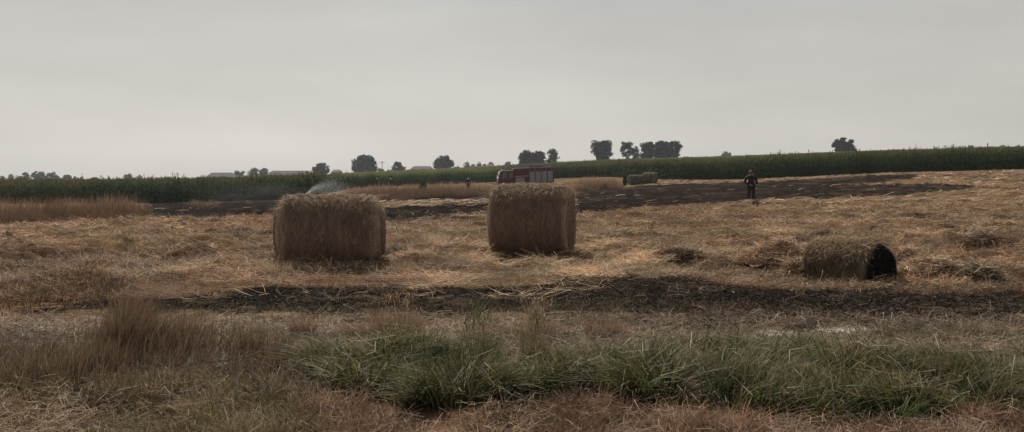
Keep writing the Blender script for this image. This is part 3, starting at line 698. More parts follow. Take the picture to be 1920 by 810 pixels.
# tufts
def tuft(px, py, h, rad, n, label, c0, c1, name='grass_tuft', cat='grass tuft', lean=(.05, .6), w=(.002, .0045), group=None, seeds=0):
    x, y, _ = onground(px, py); z = float(zfull(x, y))
    k = np.clip(rng.normal(0, rad / 2, (n, 2)), -rad * .8, rad * .8); hz_ = 1.0; azz = np.arctan2(k[:, 1], k[:, 0]) + rng.normal(0, .6, n)
    if name == 'green_clump':
        sw = vnoise(k[:, 0] * 9 + x, k[:, 1] * 9 + y, s=77); azz = 2 * np.pi * sw + rng.normal(0, .8, n); hz_ = .35 + .75 * sstep(vnoise(k[:, 0] * 14 + x, k[:, 1] * 14 + y, s=78) + .5)
    V, Q_, C = blades(k[:, 0], k[:, 1], np.zeros(n) - .01, h * hz_ * rng.uniform(.45, 1.1, n), rng.uniform(w[0], w[1], n),
        pal(n, *c0), rng.uniform(*lean, n), azz, .4, 4, tipc=pal(n, *c1))
    parts = [(V, Q_, C)]
    if seeds:
        k = rng.normal(0, rad / 2.5, (seeds, 2)); hh = h * rng.uniform(1.1, 1.7, seeds)
        parts.append(blades(k[:, 0], k[:, 1], np.zeros(seeds), hh, .005, pal(seeds, *c1), .12, None, .1, 3))
        for q in range(5):
            parts.append(blades(k[:, 0] + rng.normal(0, .01, seeds), k[:, 1], hh * (.7 + .06 * q), hh * .12, .01, pal(seeds, *c1), .6, None, .3, 2))
    V, Q_, C = merge(parts)
    o = link(name, mesh_np(name, V, Q_, C), M_grass, None, (x, y, z)); tag(o, label, cat, group)
DB, DP = [(.13, .08, .055), (.18, .11, .07)], [(.30, .20, .13), (.36, .26, .18)]
GT_ = 'dry grass tufts behind the green verge'
tuft(568, 622, .22, .12, 500, 'small round dark brown tuft, leftmost of the dry tufts on the pale track', DB, DP, group=GT_)
tuft(672, 630, .20, .16, 550, 'squat dark brown tuft second from left on the pale track', DB, DP, group=GT_)
tuft(745, 622, .30, .26, 900, 'broad straggly brown tuft with the tallest stems on the track, below the left bale corner', DB, DP, group=GT_, seeds=12)
tuft(1135, 624, .22, .22, 650, 'brown tuft on the track below and right of the right bale', DB, DP, group=GT_)
tuft(920, 628, .16, .30, 500, 'thin low brown tuft on the track below the right bale', DB, DP, group=GT_)
tuft(1010, 640, .30, .18, 500, 'airy brown tuft with tall bent stems rising behind the green grass', DB, DP, group=GT_, seeds=16)
tuft(900, 700, .34, .16, 450, 'tall green weed stems standing up from the middle of the green verge', [(.06, .08, .03), (.10, .11, .05)], [(.16, .15, .08), (.12, .13, .06)], 'tall_weed', 'weed', seeds=22)
tuft(1000, 690, .30, .12, 300, 'slender seeding weed right of the tall green weed stems', [(.08, .09, .04)], [(.22, .18, .10)], 'tall_weed', 'weed', seeds=18)
tuft(850, 745, .34, .34, 1100, 'dark green dense grass clump in the centre of the verge', [(.035, .055, .02), (.05, .075, .025)], [(.10, .115, .05), (.06, .08, .03), (.16, .14, .08)], 'green_clump', 'grass clump', (.1, .9), (.005, .009))
tuft(1400, 750, .32, .40, 1100, 'dark arching green grass clump right of centre in the verge', [(.035, .055, .02), (.05, .075, .025)], [(.12, .13, .06), (.07, .085, .035), (.20, .18, .11)], 'green_clump', 'grass clump', (.2, 1.1), (.005, .009))
tuft(1605, 780, .24, .44, 1100, 'bright green low grass clump under the collapsed bale side of the verge', [(.05, .07, .025), (.065, .09, .03)], [(.12, .16, .05), (.09, .12, .04), (.20, .18, .10)], 'green_clump', 'grass clump', (.2, 1.1), (.005, .009))
tuft(1880, 760, .28, .42, 1000, 'green grass clump at the right edge of the picture', [(.05, .065, .025), (.06, .08, .03)], [(.12, .14, .05), (.08, .10, .04), (.20, .18, .11)], 'green_clump', 'grass clump', (.2, 1.1), (.005, .009))
tuft(725, 715, .22, .38, 1000, 'sprawling green grass clump at the left end of the green verge', [(.05, .065, .025), (.06, .08, .03)], [(.14, .16, .07), (.10, .12, .05), (.22, .20, .12)], 'green_clump', 'grass clump', (.4, 1.4), (.005, .009))
tuft(515, 515, .22, .30, 700, 'pale spiky stubble tuft at the foot of the left bale', [S_GOLD, (.3, .22, .13)], [S_PALE], 'stubble_tuft', 'stubble tuft')
tuft(793, 470, .30, .22, 450, 'brown tuft in the stubble between the two big bales, left one', [(.22, .15, .09)], [(.36, .26, .16)], 'stubble_tuft', 'stubble tuft')
tuft(877, 448, .34, .22, 400, 'brownish green tuft beside the left side of the tall bale', [(.12, .10, .06)], [(.30, .24, .14)], 'stubble_tuft', 'stubble tuft')
tuft(818, 462, .26, .30, 500, 'pale bleached tuft in the middle of the gap between the bales', [S_PALE], [S_PALE], 'stubble_tuft', 'stubble tuft')
tuft(1417, 389, .36, .14, 160, 'rusty brown weed standing just in front of the person in black', [(.06, .03, .02)], [(.10, .05, .03)], 'dry_weed', 'weed', (.05, .4), (.008, .015))
tuft(385, 392, .75, .8, 350, 'brown dry bush at the foot of the maize on the left', [(.14, .10, .075)], [(.24, .18, .13)], 'dry_bush', 'bush', (.2, 1.0), (.02, .045))
# long pale straws lying in the foreground
LS = [(300, 715, 1.0, .15), (345, 705, .45, -.6), (375, 728, .5, 1.1), (245, 762, .5, .5), (280, 745, .4, -.7), (60, 582, .7, -.2), (120, 578, .35, .9), (1680, 640, .6, .6), (1620, 660, .4, -.35), (1650, 668, .35, -.5), (1540, 640, .2, 1.2), (1780, 655, .8, .05), (1850, 640, .5, -.4), (720, 795, .5, -.3), (480, 770, .45, .8), (420, 752, .5, 1.2), (1870, 790, .5, .5), (1700, 770, .5, -.5)]
sv = []
for px, py, l, a in LS:
    x, y, _ = onground(px, py); s1 = strands(np.array([x]), np.array([y]), np.array([float(zfull(x, y)) + .04]), l * .55, .006, np.array([(.55, .46, .36)]), .12, np.array([a]), .08)
    o = link('long_straw', mesh_np('long_straw', s1[0] - np.array([x, y, 0]), s1[1], s1[2]), M_straw, None, (x, y, 0))
    side = 'left' if px < 640 else ('right' if px > 1280 else 'middle')
    tag(o, 'single long pale straw lying in the grass, %s foreground' % side, 'straw', 'long straws in the %s foreground' % side)

# ------------------------------------------------------------------ trees
def tree(px, ytop, ybase, w, D, kind='round', label='', name='tree', group=None, gap=.0, dens=1.0):
    """w,ytop,ybase in photo px at distance D"""
    Hh = (ybase - ytop + 2) / F * D; Wd = w / F * D; x = (px - CX) / F * D
    zb = CAMZ - (ybase + 2 - HZ) / F * D; zg = float(zsm(x, D)); Hh += zb - zg; 
    root = empty(name, (x, D, zg), 0, label=label, cat='tree', group=group)
    vis = (ybase - ytop + 2) / F * D          # crown fills the part one can see
    cb = max(Hh - vis * 1.12, Hh * .05); ch = Hh - cb
    tb = MB(); tb.cyl((0, 0, -.2), (0, 0, cb + ch * .45), Hh * .028 + .08, Hh * .014 + .03, 8)
    for q in range(5):
        a = q * 1.3 + px; z0 = cb + ch * (.1 + .09 * q)
        tb.cyl((0, 0, z0), (math.cos(a) * Wd * .3, math.sin(a) * Wd * .3, z0 + ch * .25), Hh * .012 + .02, .03, 5)
    tb.build('trunk', M_bark, root)
    ncl = int((34 if kind != 'cone' else 18) * dens * (1 + Hh / 12)); nlf = int(50 * dens)
    V, C = [], []
    for q in range(ncl):
        while True:
            p = rng.uniform(-1, 1, 3); r = np.linalg.norm(p[:2]); zt = (p[2] + 1) / 2
            if kind == 'round': lim = math.sqrt(max(0, 1 - max(0, (zt - .42) / .58) ** 2)) * (1 if zt > .2 else .8 + zt)
            elif kind == 'cone': lim = 1.0 - zt * .9
            elif kind == 'wide': lim = 1 - .45 * zt - .5 * max(0, zt - .8)
            elif kind == 'tall': lim = .55 + .5 * math.sin(zt * 2.6)
            else: lim = math.sqrt(max(0, 1 - (2 * zt - 1) ** 2)) * .75 + .25 * (1 - zt)
            if r < lim * (.94 if q % 3 else 1.0) and (r > lim * .35 or rng.uniform() < .5): break
        c = np.array([p[0] * Wd / 2 * .86, p[1] * Wd / 2 * .86, cb + ch * (.08 + .84 * zt)])
        if gap and rng.uniform() < gap: continue
        cr = min(Wd, ch) * rng.uniform(.10, .19) * (1.0 if kind != 'open' else .85)
        d = rng.normal(0, 1, (nlf, 3)); d /= np.linalg.norm(d, axis=1)[:, None]; d *= (rng.uniform(.2, 1, nlf) ** .5)[:, None] * cr * np.array([1.15, 1.15, .8])
        ctr = c + d; ls = max(.20, min(.5, Wd * .045)) * rng.uniform(.6, 1.3, nlf)[:, None]
        a = rng.normal(0, 1, (nlf, 3)); a /= np.linalg.norm(a, axis=1)[:, None]; b = np.cross(a, rng.normal(0, 1, (nlf, 3))); b /= np.linalg.norm(b, axis=1)[:, None]
        V.append(np.stack([ctr - a * ls, ctr - b * ls * .6, ctr + a * ls, ctr + b * ls * .6], 1).reshape(-1, 3))
        g = rng.uniform(.7, 1.35) * rng.uniform(.75, 1.25, nlf); C.append(np.repeat(np.stack([.026 * g, .040 * g, .020 * g], -1), 4, 0))
    V = np.concatenate(V); C = np.concatenate(C)
    link('crown', mesh_np('crown', V, np.arange(len(V)).reshape(-1, 4), C), M_leaf, root)

BIG = [
 (684, 289, 327, 50, 400, 'round', 'largest round dark tree left of centre, above the left bale', 0, 1.4),
 (603, 305, 331, 34, 420, 'round', 'round dark tree just above the left end of the left bale', 0, 1),
 (747, 303, 325, 26, 420, 'round', 'small rounded tree between two bigger trees left of centre', 0, 1),
 (832, 291, 321, 40, 410, 'round', 'broad domed dark tree midway between the two big bales', 0, 1.2),
 (986, 279, 313, 30, 350, 'round', 'dense dark tree directly behind the fire engine, left half of the pair', 0, 1.3),
 (1008, 280, 313, 30, 350, 'round', 'dense dark tree behind the fire engine, in the middle of its clump', 0, 1.3),
 (1036, 276, 311, 32, 355, 'open', 'sparse airy tree with sky gaps behind the rear of the fire engine', .35, .9),
 (1128, 263, 307, 40, 350, 'tall', 'tall lone tree with ragged tiered outline right of the fire engine', .12, 1.3),
 (1130, 288, 307, 50, 352, 'wide', 'low spreading tree under the tall lone ragged tree', .3, .8),
 (1175, 265, 304, 24, 350, 'tall', 'narrow upright tree, leftmost of the right-hand grove', .05, 1.1),
 (1190, 272, 303, 20, 352, 'round', 'shorter slim tree, second from left in the right-hand grove', 0, 1),
 (1213, 262, 302, 30, 350, 'round', 'tall full tree, third from left in the right-hand grove', 0, 1.3),
 (1241, 261, 301, 34, 348, 'round', 'tallest broad tree, fourth from left in the right-hand grove', 0, 1.4),
 (1263, 264, 300, 30, 350, 'tall', 'tall broad tree, rightmost of the right-hand grove', .05, 1.3),
 (1361, 283, 298, 22, 620, 'round', 'small pale hazy tree standing alone right of the grove', 0, .9),
 (1581, 257, 290, 46, 350, 'round', 'lone domed tree on the right above the maize', .12, 1.3),
]
for px, yt, yb, w, D, kd, lab, gp_, dn in BIG: tree(px, yt, yb, w, D, kd, lab, 'tree', 'trees on the skyline', gp_, dn)
SM = [(4, 330, 339, 18, 'wide', 'low far tree cut by the left edge of the picture'), (34, 329, 339, 14, 'wide', 'low far tree between the extreme left tree and the wide clump'), (110, 328, 339, 14, 'wide', 'low far tree filling the gap right of the wide far-left clump'), (222, 333, 339, 20, 'wide', 'very low far tree just left of the two upright trees'), (252, 332, 339, 12, 'wide', 'very low far tree between the two upright trees'), (284, 334, 339, 24, 'wide', 'very low far tree right of the two upright trees'), (404, 325, 334, 14, 'round', 'small tree beside the low grey barn'), (600, 322, 331, 26, 'wide', 'low tree under the round dark tree above the left bale'), (732, 318, 325, 20, 'wide', 'low tree between the pole and the small rounded tree'), (855, 311, 320, 22, 'wide', 'low hazy tree right of the domed tree'), 
 (21, 326, 338, 13, 'round', 'tiny tree at the extreme left of the skyline'), (48, 322, 339, 24, 'open', 'hazy spreading tree, first of the wide far-left clump'),
 (72, 319, 339, 30, 'open', 'hazy spreading tree in the middle of the wide far-left clump'), (97, 322, 339, 24, 'round', 'hazy tree at the right end of the wide far-left clump'),
 (126, 326, 339, 22, 'round', 'low dense tree right of the wide far-left clump'), (143, 330, 339, 16, 'wide', 'low bushy tree left of the pointed far tree'), (154, 321, 339, 9, 'cone', 'slim pointed conifer on the far-left skyline'),
 (178, 333, 339, 34, 'wide', 'very low far tree right of the pointed conifer'), (205, 330, 339, 9, 'cone', 'tiny pointed tree left of the two upright trees'), (241, 323, 339, 14, 'round', 'upright tree, left one of two on the far-left skyline'),
 (263, 327, 339, 12, 'round', 'upright tree, smaller right one of two on the far-left skyline'), (312, 333, 338, 40, 'wide', 'long low far tree mound left of the barns'), (340, 334, 338, 30, 'wide', 'low far bush-like tree just left of the first barn'), (376, 331, 337, 20, 'wide', 'low far tree touching the left end of the first barn'),
 (450, 316, 333, 22, 'round', 'round hazy tree at the right end of the first barn'), (477, 313, 333, 22, 'round', 'dense tree, left one between the two barns'), (496, 313, 333, 22, 'round', 'dense tree, right one between the two barns'),
 (631, 318, 330, 14, 'round', 'small tree right of the round dark tree above the left bale'), (652, 323, 329, 14, 'wide', 'low tree filling the gap left of the largest round tree'), (715, 315, 326, 18, 'wide', 'low hazy tree right of the largest round tree'), (766, 317, 324, 16, 'wide', 'low tree between the small rounded tree and the pale shed'),
 (875, 302, 318, 14, 'round', 'small hazy tree, first of a row right of the domed tree'), (887, 307, 317, 12, 'round', 'small hazy tree, second of the row right of the domed tree'), (898, 303, 317, 12, 'round', 'small hazy tree, third of the row right of the domed tree'), (909, 306, 317, 10, 'round', 'small hazy tree, fourth of the row, left of the white house'), (920, 303, 316, 14, 'round', 'small hazy tree behind the little white house'), (935, 310, 316, 16, 'wide', 'low hazy tree right of the white house'), (953, 302, 315, 14, 'round', 'small hazy tree above the cab of the fire engine'), (967, 308, 315, 14, 'wide', 'low tree touching the left side of the clump behind the fire engine'),
 (1290, 292, 301, 14, 'round', 'little tree just right of the grove'), (1318, 296, 300, 22, 'wide', 'low tree bump over the maize left of the pale hazy tree'), (1385, 294, 298, 16, 'wide', 'low tree bump over the maize right of the pale hazy tree'), (1490, 286, 294, 9, 'round', 'tiny tree bump left of the lone domed tree'),
 (1624, 282, 288, 8, 'round', 'tiny tree bump right of the lone domed tree'), (1674, 279, 286, 11, 'round', 'tiny dark tree bump poking above the maize on the right'), (1752, 277, 283, 12, 'wide', 'low tree bump above the maize, second on the right'), (1817, 272, 281, 20, 'wide', 'pale hazy tree bump above the maize near the right end'), (1852, 274, 280, 16, 'wide', 'low dark tree bump near the right end of the skyline'), (1877, 271, 279, 13, 'round', 'pale tree bump second from the right edge of the skyline'), (1905, 273, 278, 16, 'wide', 'low tree bump at the right edge of the skyline')]
for px, yt, yb, w, kd, lab in SM: tree(px, yt, yb, w, 560, kd, lab, 'tree', 'small far trees on the skyline', 0, .9)
# bush and far dark shapes by the wheat edge
def bush(px, py, Y, w, h, label, name='round_bush'):
    x = (px - CX) / F * Y; z = float(zfull(x, Y)); n = 700
    d = rng.normal(0, 1, (n, 3)); d /= np.linalg.norm(d, axis=1)[:, None]; d *= (rng.uniform(.4, 1, n) ** .5)[:, None] * np.array([w / 2, w / 2, h / 2]); d[:, 2] += h / 2
    a = rng.normal(0, 1, (n, 3)); b = np.cross(a, rng.normal(0, 1, (n, 3))); a /= np.linalg.norm(a, axis=1)[:, None]; b /= np.linalg.norm(b, axis=1)[:, None]; s = .09
    V = np.stack([d - a*s, d - b*s*.6, d + a*s, d + b*s*.6], 1).reshape(-1, 3); g = rng.uniform(.6, 1.4, n)
    root = empty(name, (x, Y, z), 0, label=label, cat='bush')
    link('foliage', mesh_np('foliage', V, np.arange(len(V)).reshape(-1, 4), np.repeat(np.stack([.05*g, .09*g, .04*g], -1), 4, 0)), M_leaf, root)
    m = MB()
    for q in range(4): m.cyl((0, 0, -.05), (math.cos(q*1.6)*w*.2, math.sin(q*1.6)*w*.2, h*.6), .03, .012, 6)
    m.build('stem', M_bark, root)
bush(793, 353, 86, .85, 1.35, 'small round dark green bush standing in the ripe wheat strip')
bush(1172, 337, 84, .45, 1.15, 'small narrow dark bush just left of the two far bales')

# ------------------------------------------------------------------ buildings
def barn(px0, px1, yt, yb, D, depth, wall, roof, label, eave=.5, nwin=4, name='barn', cat='barn', gable=False):
    x0, x1 = (px0 - CX) / F * D, (px1 - CX) / F * D; xc = (x0 + x1) / 2; L = x1 - x0
    zt = CAMZ - (yt - HZ) / F * D; zg = float(zsm(xc, D)); H = zt - zg; he = H * eave
    root = empty(name, (xc, D, zg), 0, label=label, cat=cat)
    m = MB(); m.box(-L/2, L/2, -depth/2, depth/2, -1, he)
    m.build('wall', wall, root)
    # gable roof along x, hipped a little at the ends, with overhang
    o = .4; b = MB(); hp = min(L * .12, 3)
    P = [(-L/2-o, -depth/2-o, he+.003), (L/2+o, -depth/2-o, he+.003), (L/2+o, depth/2+o, he+.003), (-L/2-o, depth/2+o, he+.003), (-L/2+hp, 0, H), (L/2-hp, 0, H)]
    b.v = P; b.f = [(0, 1, 5, 4), (1, 2, 5), (2, 3, 4, 5), (3, 0, 4), (0, 3, 2, 1)]
    b.build('roof', roof, root)
    for i in range(nwin):
        xx = -L/2 + L * (i + .5) / nwin
        if i == nwin // 2: MB().box(xx - 1.1, xx + 1.1, -depth/2 - .04, -depth/2 + .02, 0, min(he * .8, 2.6)).build('door', M_hole, root)
        else: MB().box(xx - .6, xx + .6, -depth/2 - .04, -depth/2 + .02, he * .4, he * .75).build('window', M_hole, root)
barn(392, 442, 323.5, 334, 520, 9, M_wallg, M_roofg, 'low grey barn at the left end of the farm buildings on the skyline', .45)
barn(503, 588, 320, 332, 530, 11, M_wallg, M_roofg, 'longest grey barn on the skyline, above the corner of the maize', .4, 7)
barn(556, 592, 325.5, 333, 500, 9, M_wallp, M_roofp, 'pale low shed in front of the right end of the longest barn', .55, 3, 'shed', 'shed')
barn(436, 482, 329.5, 334, 500, 9, M_wallp, M_roofp, 'pale flat shed below the trees between the barns', .6, 3, 'shed', 'shed')
barn(772, 812, 311.5, 324, 520, 9, M_wallg, M_roofp, 'pale roofed shed between the small rounded tree and the domed tree', .5, 4, 'shed', 'shed')
barn(624, 640, 318, 331, 540, 8, M_wallg, M_roofg, 'small grey house right of the round dark tree over the left bale', .6, 2, 'house', 'house')
barn(913, 925, 308, 317, 530, 6, M_wallp, M_roofp, 'tiny white house on the skyline left of the fire engine', .65, 2, 'house', 'house')
def pole(px, yt, D, label):
    x = (px - CX) / F * D; zg = float(zsm(x, D)); H = CAMZ - (yt - HZ) / F * D - zg
    root = empty('utility_pole', (x, D, zg), .3, label=label, cat='utility pole')
    MB().cyl((0, 0, -.3), (0, 0, H), .19, .14, 8).build('mast', M_wood, root)
    MB().box(-1.2, 1.2, -.08, .08, H - .9, H - .7).build('crossarm', M_wood, root)
    for k in (-1, 0, 1): MB().cyl((k * 1.0, 0, H - .7), (k * 1.0, 0, H - .4), .07, .05, 8).build('insulator', M_white, root)
pole(717, 302, 430, 'thin utility pole on the skyline right of the largest round tree')

# ------------------------------------------------------------------ fire engine (length along local x, cab at -x, its side facing -y)
def fire_engine():
    Yd = 100.0; px = 985; x = (px - CX) / F * Yd
    z0, z1 = float(zfull(x - 3, Yd)), float(zfull(x + 3, Yd)); zc = (z0 + z1) / 2
    t = empty('fire_engine', (x, Yd, zc - .14), R(7), label='old red fire engine with grey roller shutters parked behind the right bale', cat='fire engine')
    t.rotation_euler.y = -R(2.2)
    MB().box(-3.3, 3.4, -.45, .45, .62, .86).build('chassis', M_dark, t)
    # cab
    pr = [(-3.5, .62), (-1.55, .62), (-1.55, 2.52), (-3.0, 2.52), (-3.16, 2.46), (-3.42, 1.55), (-3.5, 1.35)]
    cab = MB().prism(pr, -1.16, 1.16).build('cab', M_red, t, .05)
    a = math.atan2(.26, .91)
    m = MB(); m.v = [(-3.432, -1.0, 1.60), (-3.432, 1.0, 1.60), (-3.195, .98, 2.40), (-3.195, -.98, 2.40)]; m.v = [(p[0]-.012, p[1], p[2]) for p in m.v] + [(p[0]+.03, p[1], p[2]) for p in m.v]
    m.f = [(0,3,2,1),(4,5,6,7),(0,1,5,4),(1,2,6,5),(2,3,7,6),(3,0,4,7)]; m.build('windshield', M_glass, t)
    for sy in (-1, 1):
        y0, y1 = (sy * 1.163, sy * 1.19); lo, hi = min(y0, y1), max(y0, y1)
        d = MB().prism([(-3.2, .8), (-2.3, .8), (-2.3, 2.4), (-2.98, 2.4), (-3.2, 1.55)], lo, hi).build('door', M_red, t, .01)
        lo2, hi2 = (lo - .012, hi - .0) if sy < 0 else (lo, hi + .012)
        MB().prism([(-3.1, 1.58), (-2.38, 1.58), (-2.38, 2.3), (-2.92, 2.3)], lo2, hi2).build('window', M_glass, d)
        MB().box(-2.5, -2.36, lo2, hi2, 1.35, 1.4).build('handle', M_alu, d)
        w = MB().box(-2.15, -1.65, lo2 + (.015 if sy < 0 else 0), hi2 - (0 if sy < 0 else .015), 1.6, 2.28).build('rear_cab_window', M_glass, t)
        mr = MB(); mr.cyl((-3.3, sy*1.15, 2.2), (-3.5, sy*1.42, 2.2), .015, n=6); mr.box(-3.54, -3.49, sy*1.42-.1, sy*1.42+.1, 1.85, 2.22); mr.build('mirror', M_dark, t)
    MB().box(-3.62, -3.44, -1.15, 1.15, .55, .85).build('bumper', M_white, t, .03)
    MB().box(-3.53, -3.49, -.7, .7, 1.0, 1.3).build('grille', M_dark, t)
    for sy in (-.88, .88): MB().cyl((-3.49, sy, 1.12), (-3.55, sy, 1.12), .11).build('headlight', M_lens, t)
    lb = MB().box(-2.85, -2.55, -.75, .75, 2.53, 2.70).build('light_bar', M_white, t, .03)
    for sy in (-.55, .55): MB().cyl((-2.7, sy, 2.70), (-2.7, sy, 2.86), .12, .09).build('beacon', M_blue, lb)
    # body
    MB().box(-1.48, 3.5, -1.2, 1.2, .80, 2.78).build('body', M_red, t, .05)
    MB().box(-1.40, .28, -1.215, -1.197, 1.75, 1.81).build('side_stripe', M_white, t)
    for i in range(4):
        xa = .42 + i * .76
        for sy in (-1, 1):
            y0, y1 = sorted((sy * 1.195, sy * 1.225))
            sh = MB()
            for k in range(11): sh.box(xa, xa + .64, y0, y1 + (.004 if k % 2 else 0), 1.0 + k * .118, 1.0 + k * .118 + .108)
            sh.build('roller_shutter', M_shut, t)
            if sy < 0: MB().box(xa + .24, xa + .40, -1.25, -1.232, 1.03, 1.07).build('shutter_handle', M_dark, t)
    MB().box(-1.3, -.2, -1.23, -1.2, .95, 1.6).build('pump_panel', M_alu, t)
    for i in range(5): MB().box(.42 + i * .7, .46 + i * .7, -1.235, -1.205, 2.36, 2.72).build('rail_post', M_alu, t)
    rl = MB()
    for sy in (-1.12, 1.12): rl.box(-1.35, 3.4, sy - .03, sy + .03, 2.92, 2.97)
    for xx in np.linspace(-1.3, 3.35, 7):
        for sy in (-1.12, 1.12): rl.box(xx - .02, xx + .02, sy - .02, sy + .02, 2.783, 2.92)
    rl.build('roof_rail', M_alu, t)
    ld = MB()
    for sy in (-.55, -.15): ld.box(-1.2, 3.6, sy - .03, sy + .03, 3.0, 3.08)
    for xx in np.linspace(-1.1, 3.5, 16): ld.box(xx - .02, xx + .02, -.53, -.17, 3.02, 3.06)
    ld.box(-1.0, -.94, -.6, -.1, 2.783, 3.0); ld.box(3.2, 3.26, -.6, -.1, 2.783, 3.0)
    ld.build('ladder', M_alu, t)
    MB().box(.6, 2.4, .2, .85, 2.785, 3.02).build('roof_locker', M_dark, t, .03)
    for xx in (-2.6, 1.55, 2.65):
        for sy in (-1, 1):
            MB().prism([(xx + .62 * math.cos(q), .52 + .62 * math.sin(q)) for q in np.linspace(0, math.pi, 12)] + [(xx - .52, .52)] + [(xx + .52 * math.cos(q), .52 + .52 * math.sin(q)) for q in np.linspace(math.pi, 0, 12)], min(sy*.95, sy*1.22), max(sy*.95, sy*1.22)).build('mudguard', M_dark, t)
            w = MB().cyl((xx, sy * .85, .5), (xx, sy * 1.15, .5), .5, n=28).build('wheel', M_tyre, t, .04)
            MB().cyl((xx, sy * 1.14, .5), (xx, sy * 1.165, .5), .27, .22, 20).build('rim', M_rim, w)
fire_engine()

# ------------------------------------------------------------------ people
def person(px, Y, H, label, rz=0, pose='stand', helmet=True, tape=True):
    x = (px - CX) / F * Y; z = float(zfull(x, Y)); t = empty('person', (x, Y, z), rz, label=label, cat='person')
    s = H / 1.75
    V, E, RR = [], [], []
    def add(p, r, par=None):
        V.append(Vector(p) * s); RR.append(r * s)
        if par is not None: E.append((par, len(V) - 1))
        return len(V) - 1
    pelvis = add((0, 0, .95), .15)
    waist = add((0, .0, 1.10), .145, pelvis); chest = add((0, .0, 1.30), .165, waist); sh = add((0, .01, 1.42), .12, chest)
    neck = add((0, 0, 1.49), .06, sh); head = add((0, -.015, 1.60), .088, neck); add((0, -.01, 1.69), .075, head); 
    for sx, k in ((-1, 0), (1, 1)):
        if pose == 'walk': fwd = (-.16 if k else .18)
        else: fwd = .0
        hip = add((sx * .09, 0, .88), .105, pelvis); kn = add((sx * .11, fwd * .5 - .02, .50), .068, hip); an = add((sx * .12, fwd, .10), .048, kn)
        add((sx * .13, fwd - .16, .04), .042, add((sx * .125, fwd - .02, .045), .05, an))
        so = add((sx * .19, .01, 1.41), .075, sh)
        el = add((sx * .285, .03, 1.14), .052, so)
        if pose == 'hip': wr = add((sx * .22, -.14, .99), .038, el); hd = add((sx * .17, -.19, .97), .036, wr); D = (-sx * .6, -.6, -.2)
        elif pose == 'hose': wr = add((sx * .12, -.26, 1.08 + .03 * k), .038, el); hd = add((sx * .06, -.33, 1.07), .036, wr); D = (-sx * .5, -.7, .1)
        else: wr = add((sx * .29, -.06, .91), .038, el); hd = add((sx * .285, -.08, .83), .036, wr); D = (0, -.2, -1)
        D = Vector(D).normalized(); sd = D.cross(Vector((0, 1, .2))).normalized()
        for f_ in range(4):
            b = Vector(V[hd]) / s + sd * (f_ - 1.5) * .019; L = (.07, .08, .075, .06)[f_]
            m1 = add(b + D * L * .5 + D * .02, .0095, hd); add(b + D * (L + .015) + Vector((0, -.012, .0)), .0085, m1)
        add(Vector(V[hd]) / s + sd * .045 + D * .02, .011, hd)
    me = bpy.data.meshes.new('tmp'); me.from_pydata([tuple(v) for v in V], E, []); o = bpy.data.objects.new('tmp', me); col.objects.link(o)
    sk = o.modifiers.new('skin', 'SKIN'); sk.use_smooth_shade = True
    for i, r in enumerate(RR): me.skin_vertices[0].data[i].radius = (r, r * (.75 if i in (0, 1, 2, 3) else 1.0))
    me.skin_vertices[0].data[0].use_root = True
    o.modifiers.new('sub', 'SUBSURF').levels = 2
    dg = bpy.context.evaluated_depsgraph_get(); me2 = bpy.data.meshes.new_from_object(o.evaluated_get(dg))
    bpy.data.objects.remove(o)
    me2.materials.clear(); b = link('body', me2, [M_cloth, M_skin, M_boot], t)
    wrs = [Vector(v) for v in V if 0 < 0]
    for p in me2.polygons:
        c = p.center / s
        p.material_index = 1 if c.z > 1.49 else (2 if c.z < .16 else 0)
        if pose == 'stand' or pose == 'walk':
            if abs(c.x) > .22 and c.z < .92: p.material_index = 1
        elif c.y < -.17 and .85 < c.z < 1.2: p.material_index = 1
    # face: nose, eyes, ears
    MB().cyl(Vector((0, -.10, 1.60)) * s, Vector((0, -.122, 1.585)) * s, .014 * s, .008 * s, 6).build('nose', M_skin, t)
    for sx in (-1, 1):
        MB().cyl(Vector((sx * .080, 0, 1.61)) * s, Vector((sx * .098, .005, 1.61)) * s, .026 * s, .018 * s, 8).build('ear', M_skin, t)
        MB().cyl(Vector((sx * .032, -.085, 1.625)) * s, Vector((sx * .032, -.101, 1.625)) * s, .011 * s, .008 * s, 8).build('eye', M_hair, t)
    MB().box(-.025 * s, .025 * s, -.103 * s, -.085 * s, 1.553 * s, 1.56 * s).build('mouth', M_hair, t)
    # hair or helmet dome
    hm = MB(); n = 16; zc0 = 1.63; R0 = .125 if helmet else .103
    rings = [(R0 * math.cos(q), zc0 + (.125 if helmet else .11) * math.sin(q)) for q in np.linspace(0, 1.45, 7)]
    if helmet: rings = [(R0 + .03, zc0 - .005), (R0 + .004, zc0)] + rings
    for r, zz in rings:
        for i in range(n):
            a = 2 * math.pi * i / n; hm.v.append((r * math.cos(a) * s, (r * math.sin(a) * 1.1 + .01) * s, zz * s))
    for k in range(len(rings) - 1):
        for i in range(n): j = (i + 1) % n; hm.f.append((k*n+i, k*n+j, (k+1)*n+j, (k+1)*n+i))
    hm.f.append(tuple((len(rings) - 1) * n + i for i in range(n))); hm.f.append(tuple(reversed(range(n))))
    hm.build('helmet' if helmet else 'hair', M_helmet if helmet else M_hair, t)
    bl = MB(); bl.cyl(Vector((0, 0, 1.0)) * s, Vector((0, 0, 1.04)) * s, .155 * s, .155 * s, 18); ob = bl.build('belt', M_boot, t); ob.scale.y = .85
    if tape:
        tp = MB(); tp.cyl(Vector((0, 0, 1.20)) * s, Vector((0, 0, 1.235)) * s, .172 * s, .172 * s, 18); o2 = tp.build('reflective_band', M_reflect, t); o2.scale.y = .85
    return t
gx, gy, gz = onground(1408, 379)
person(1408, gy, 1.72, 'person in black clothes standing on the burnt edge of the field, right of centre', R(20), 'hip', False, False).scale = (1.3, 1.25, 1.0)
person(878, 92, 1.65, 'person in dark firefighting clothes and helmet left of the fire engine', R(-15), 'stand', True, True)
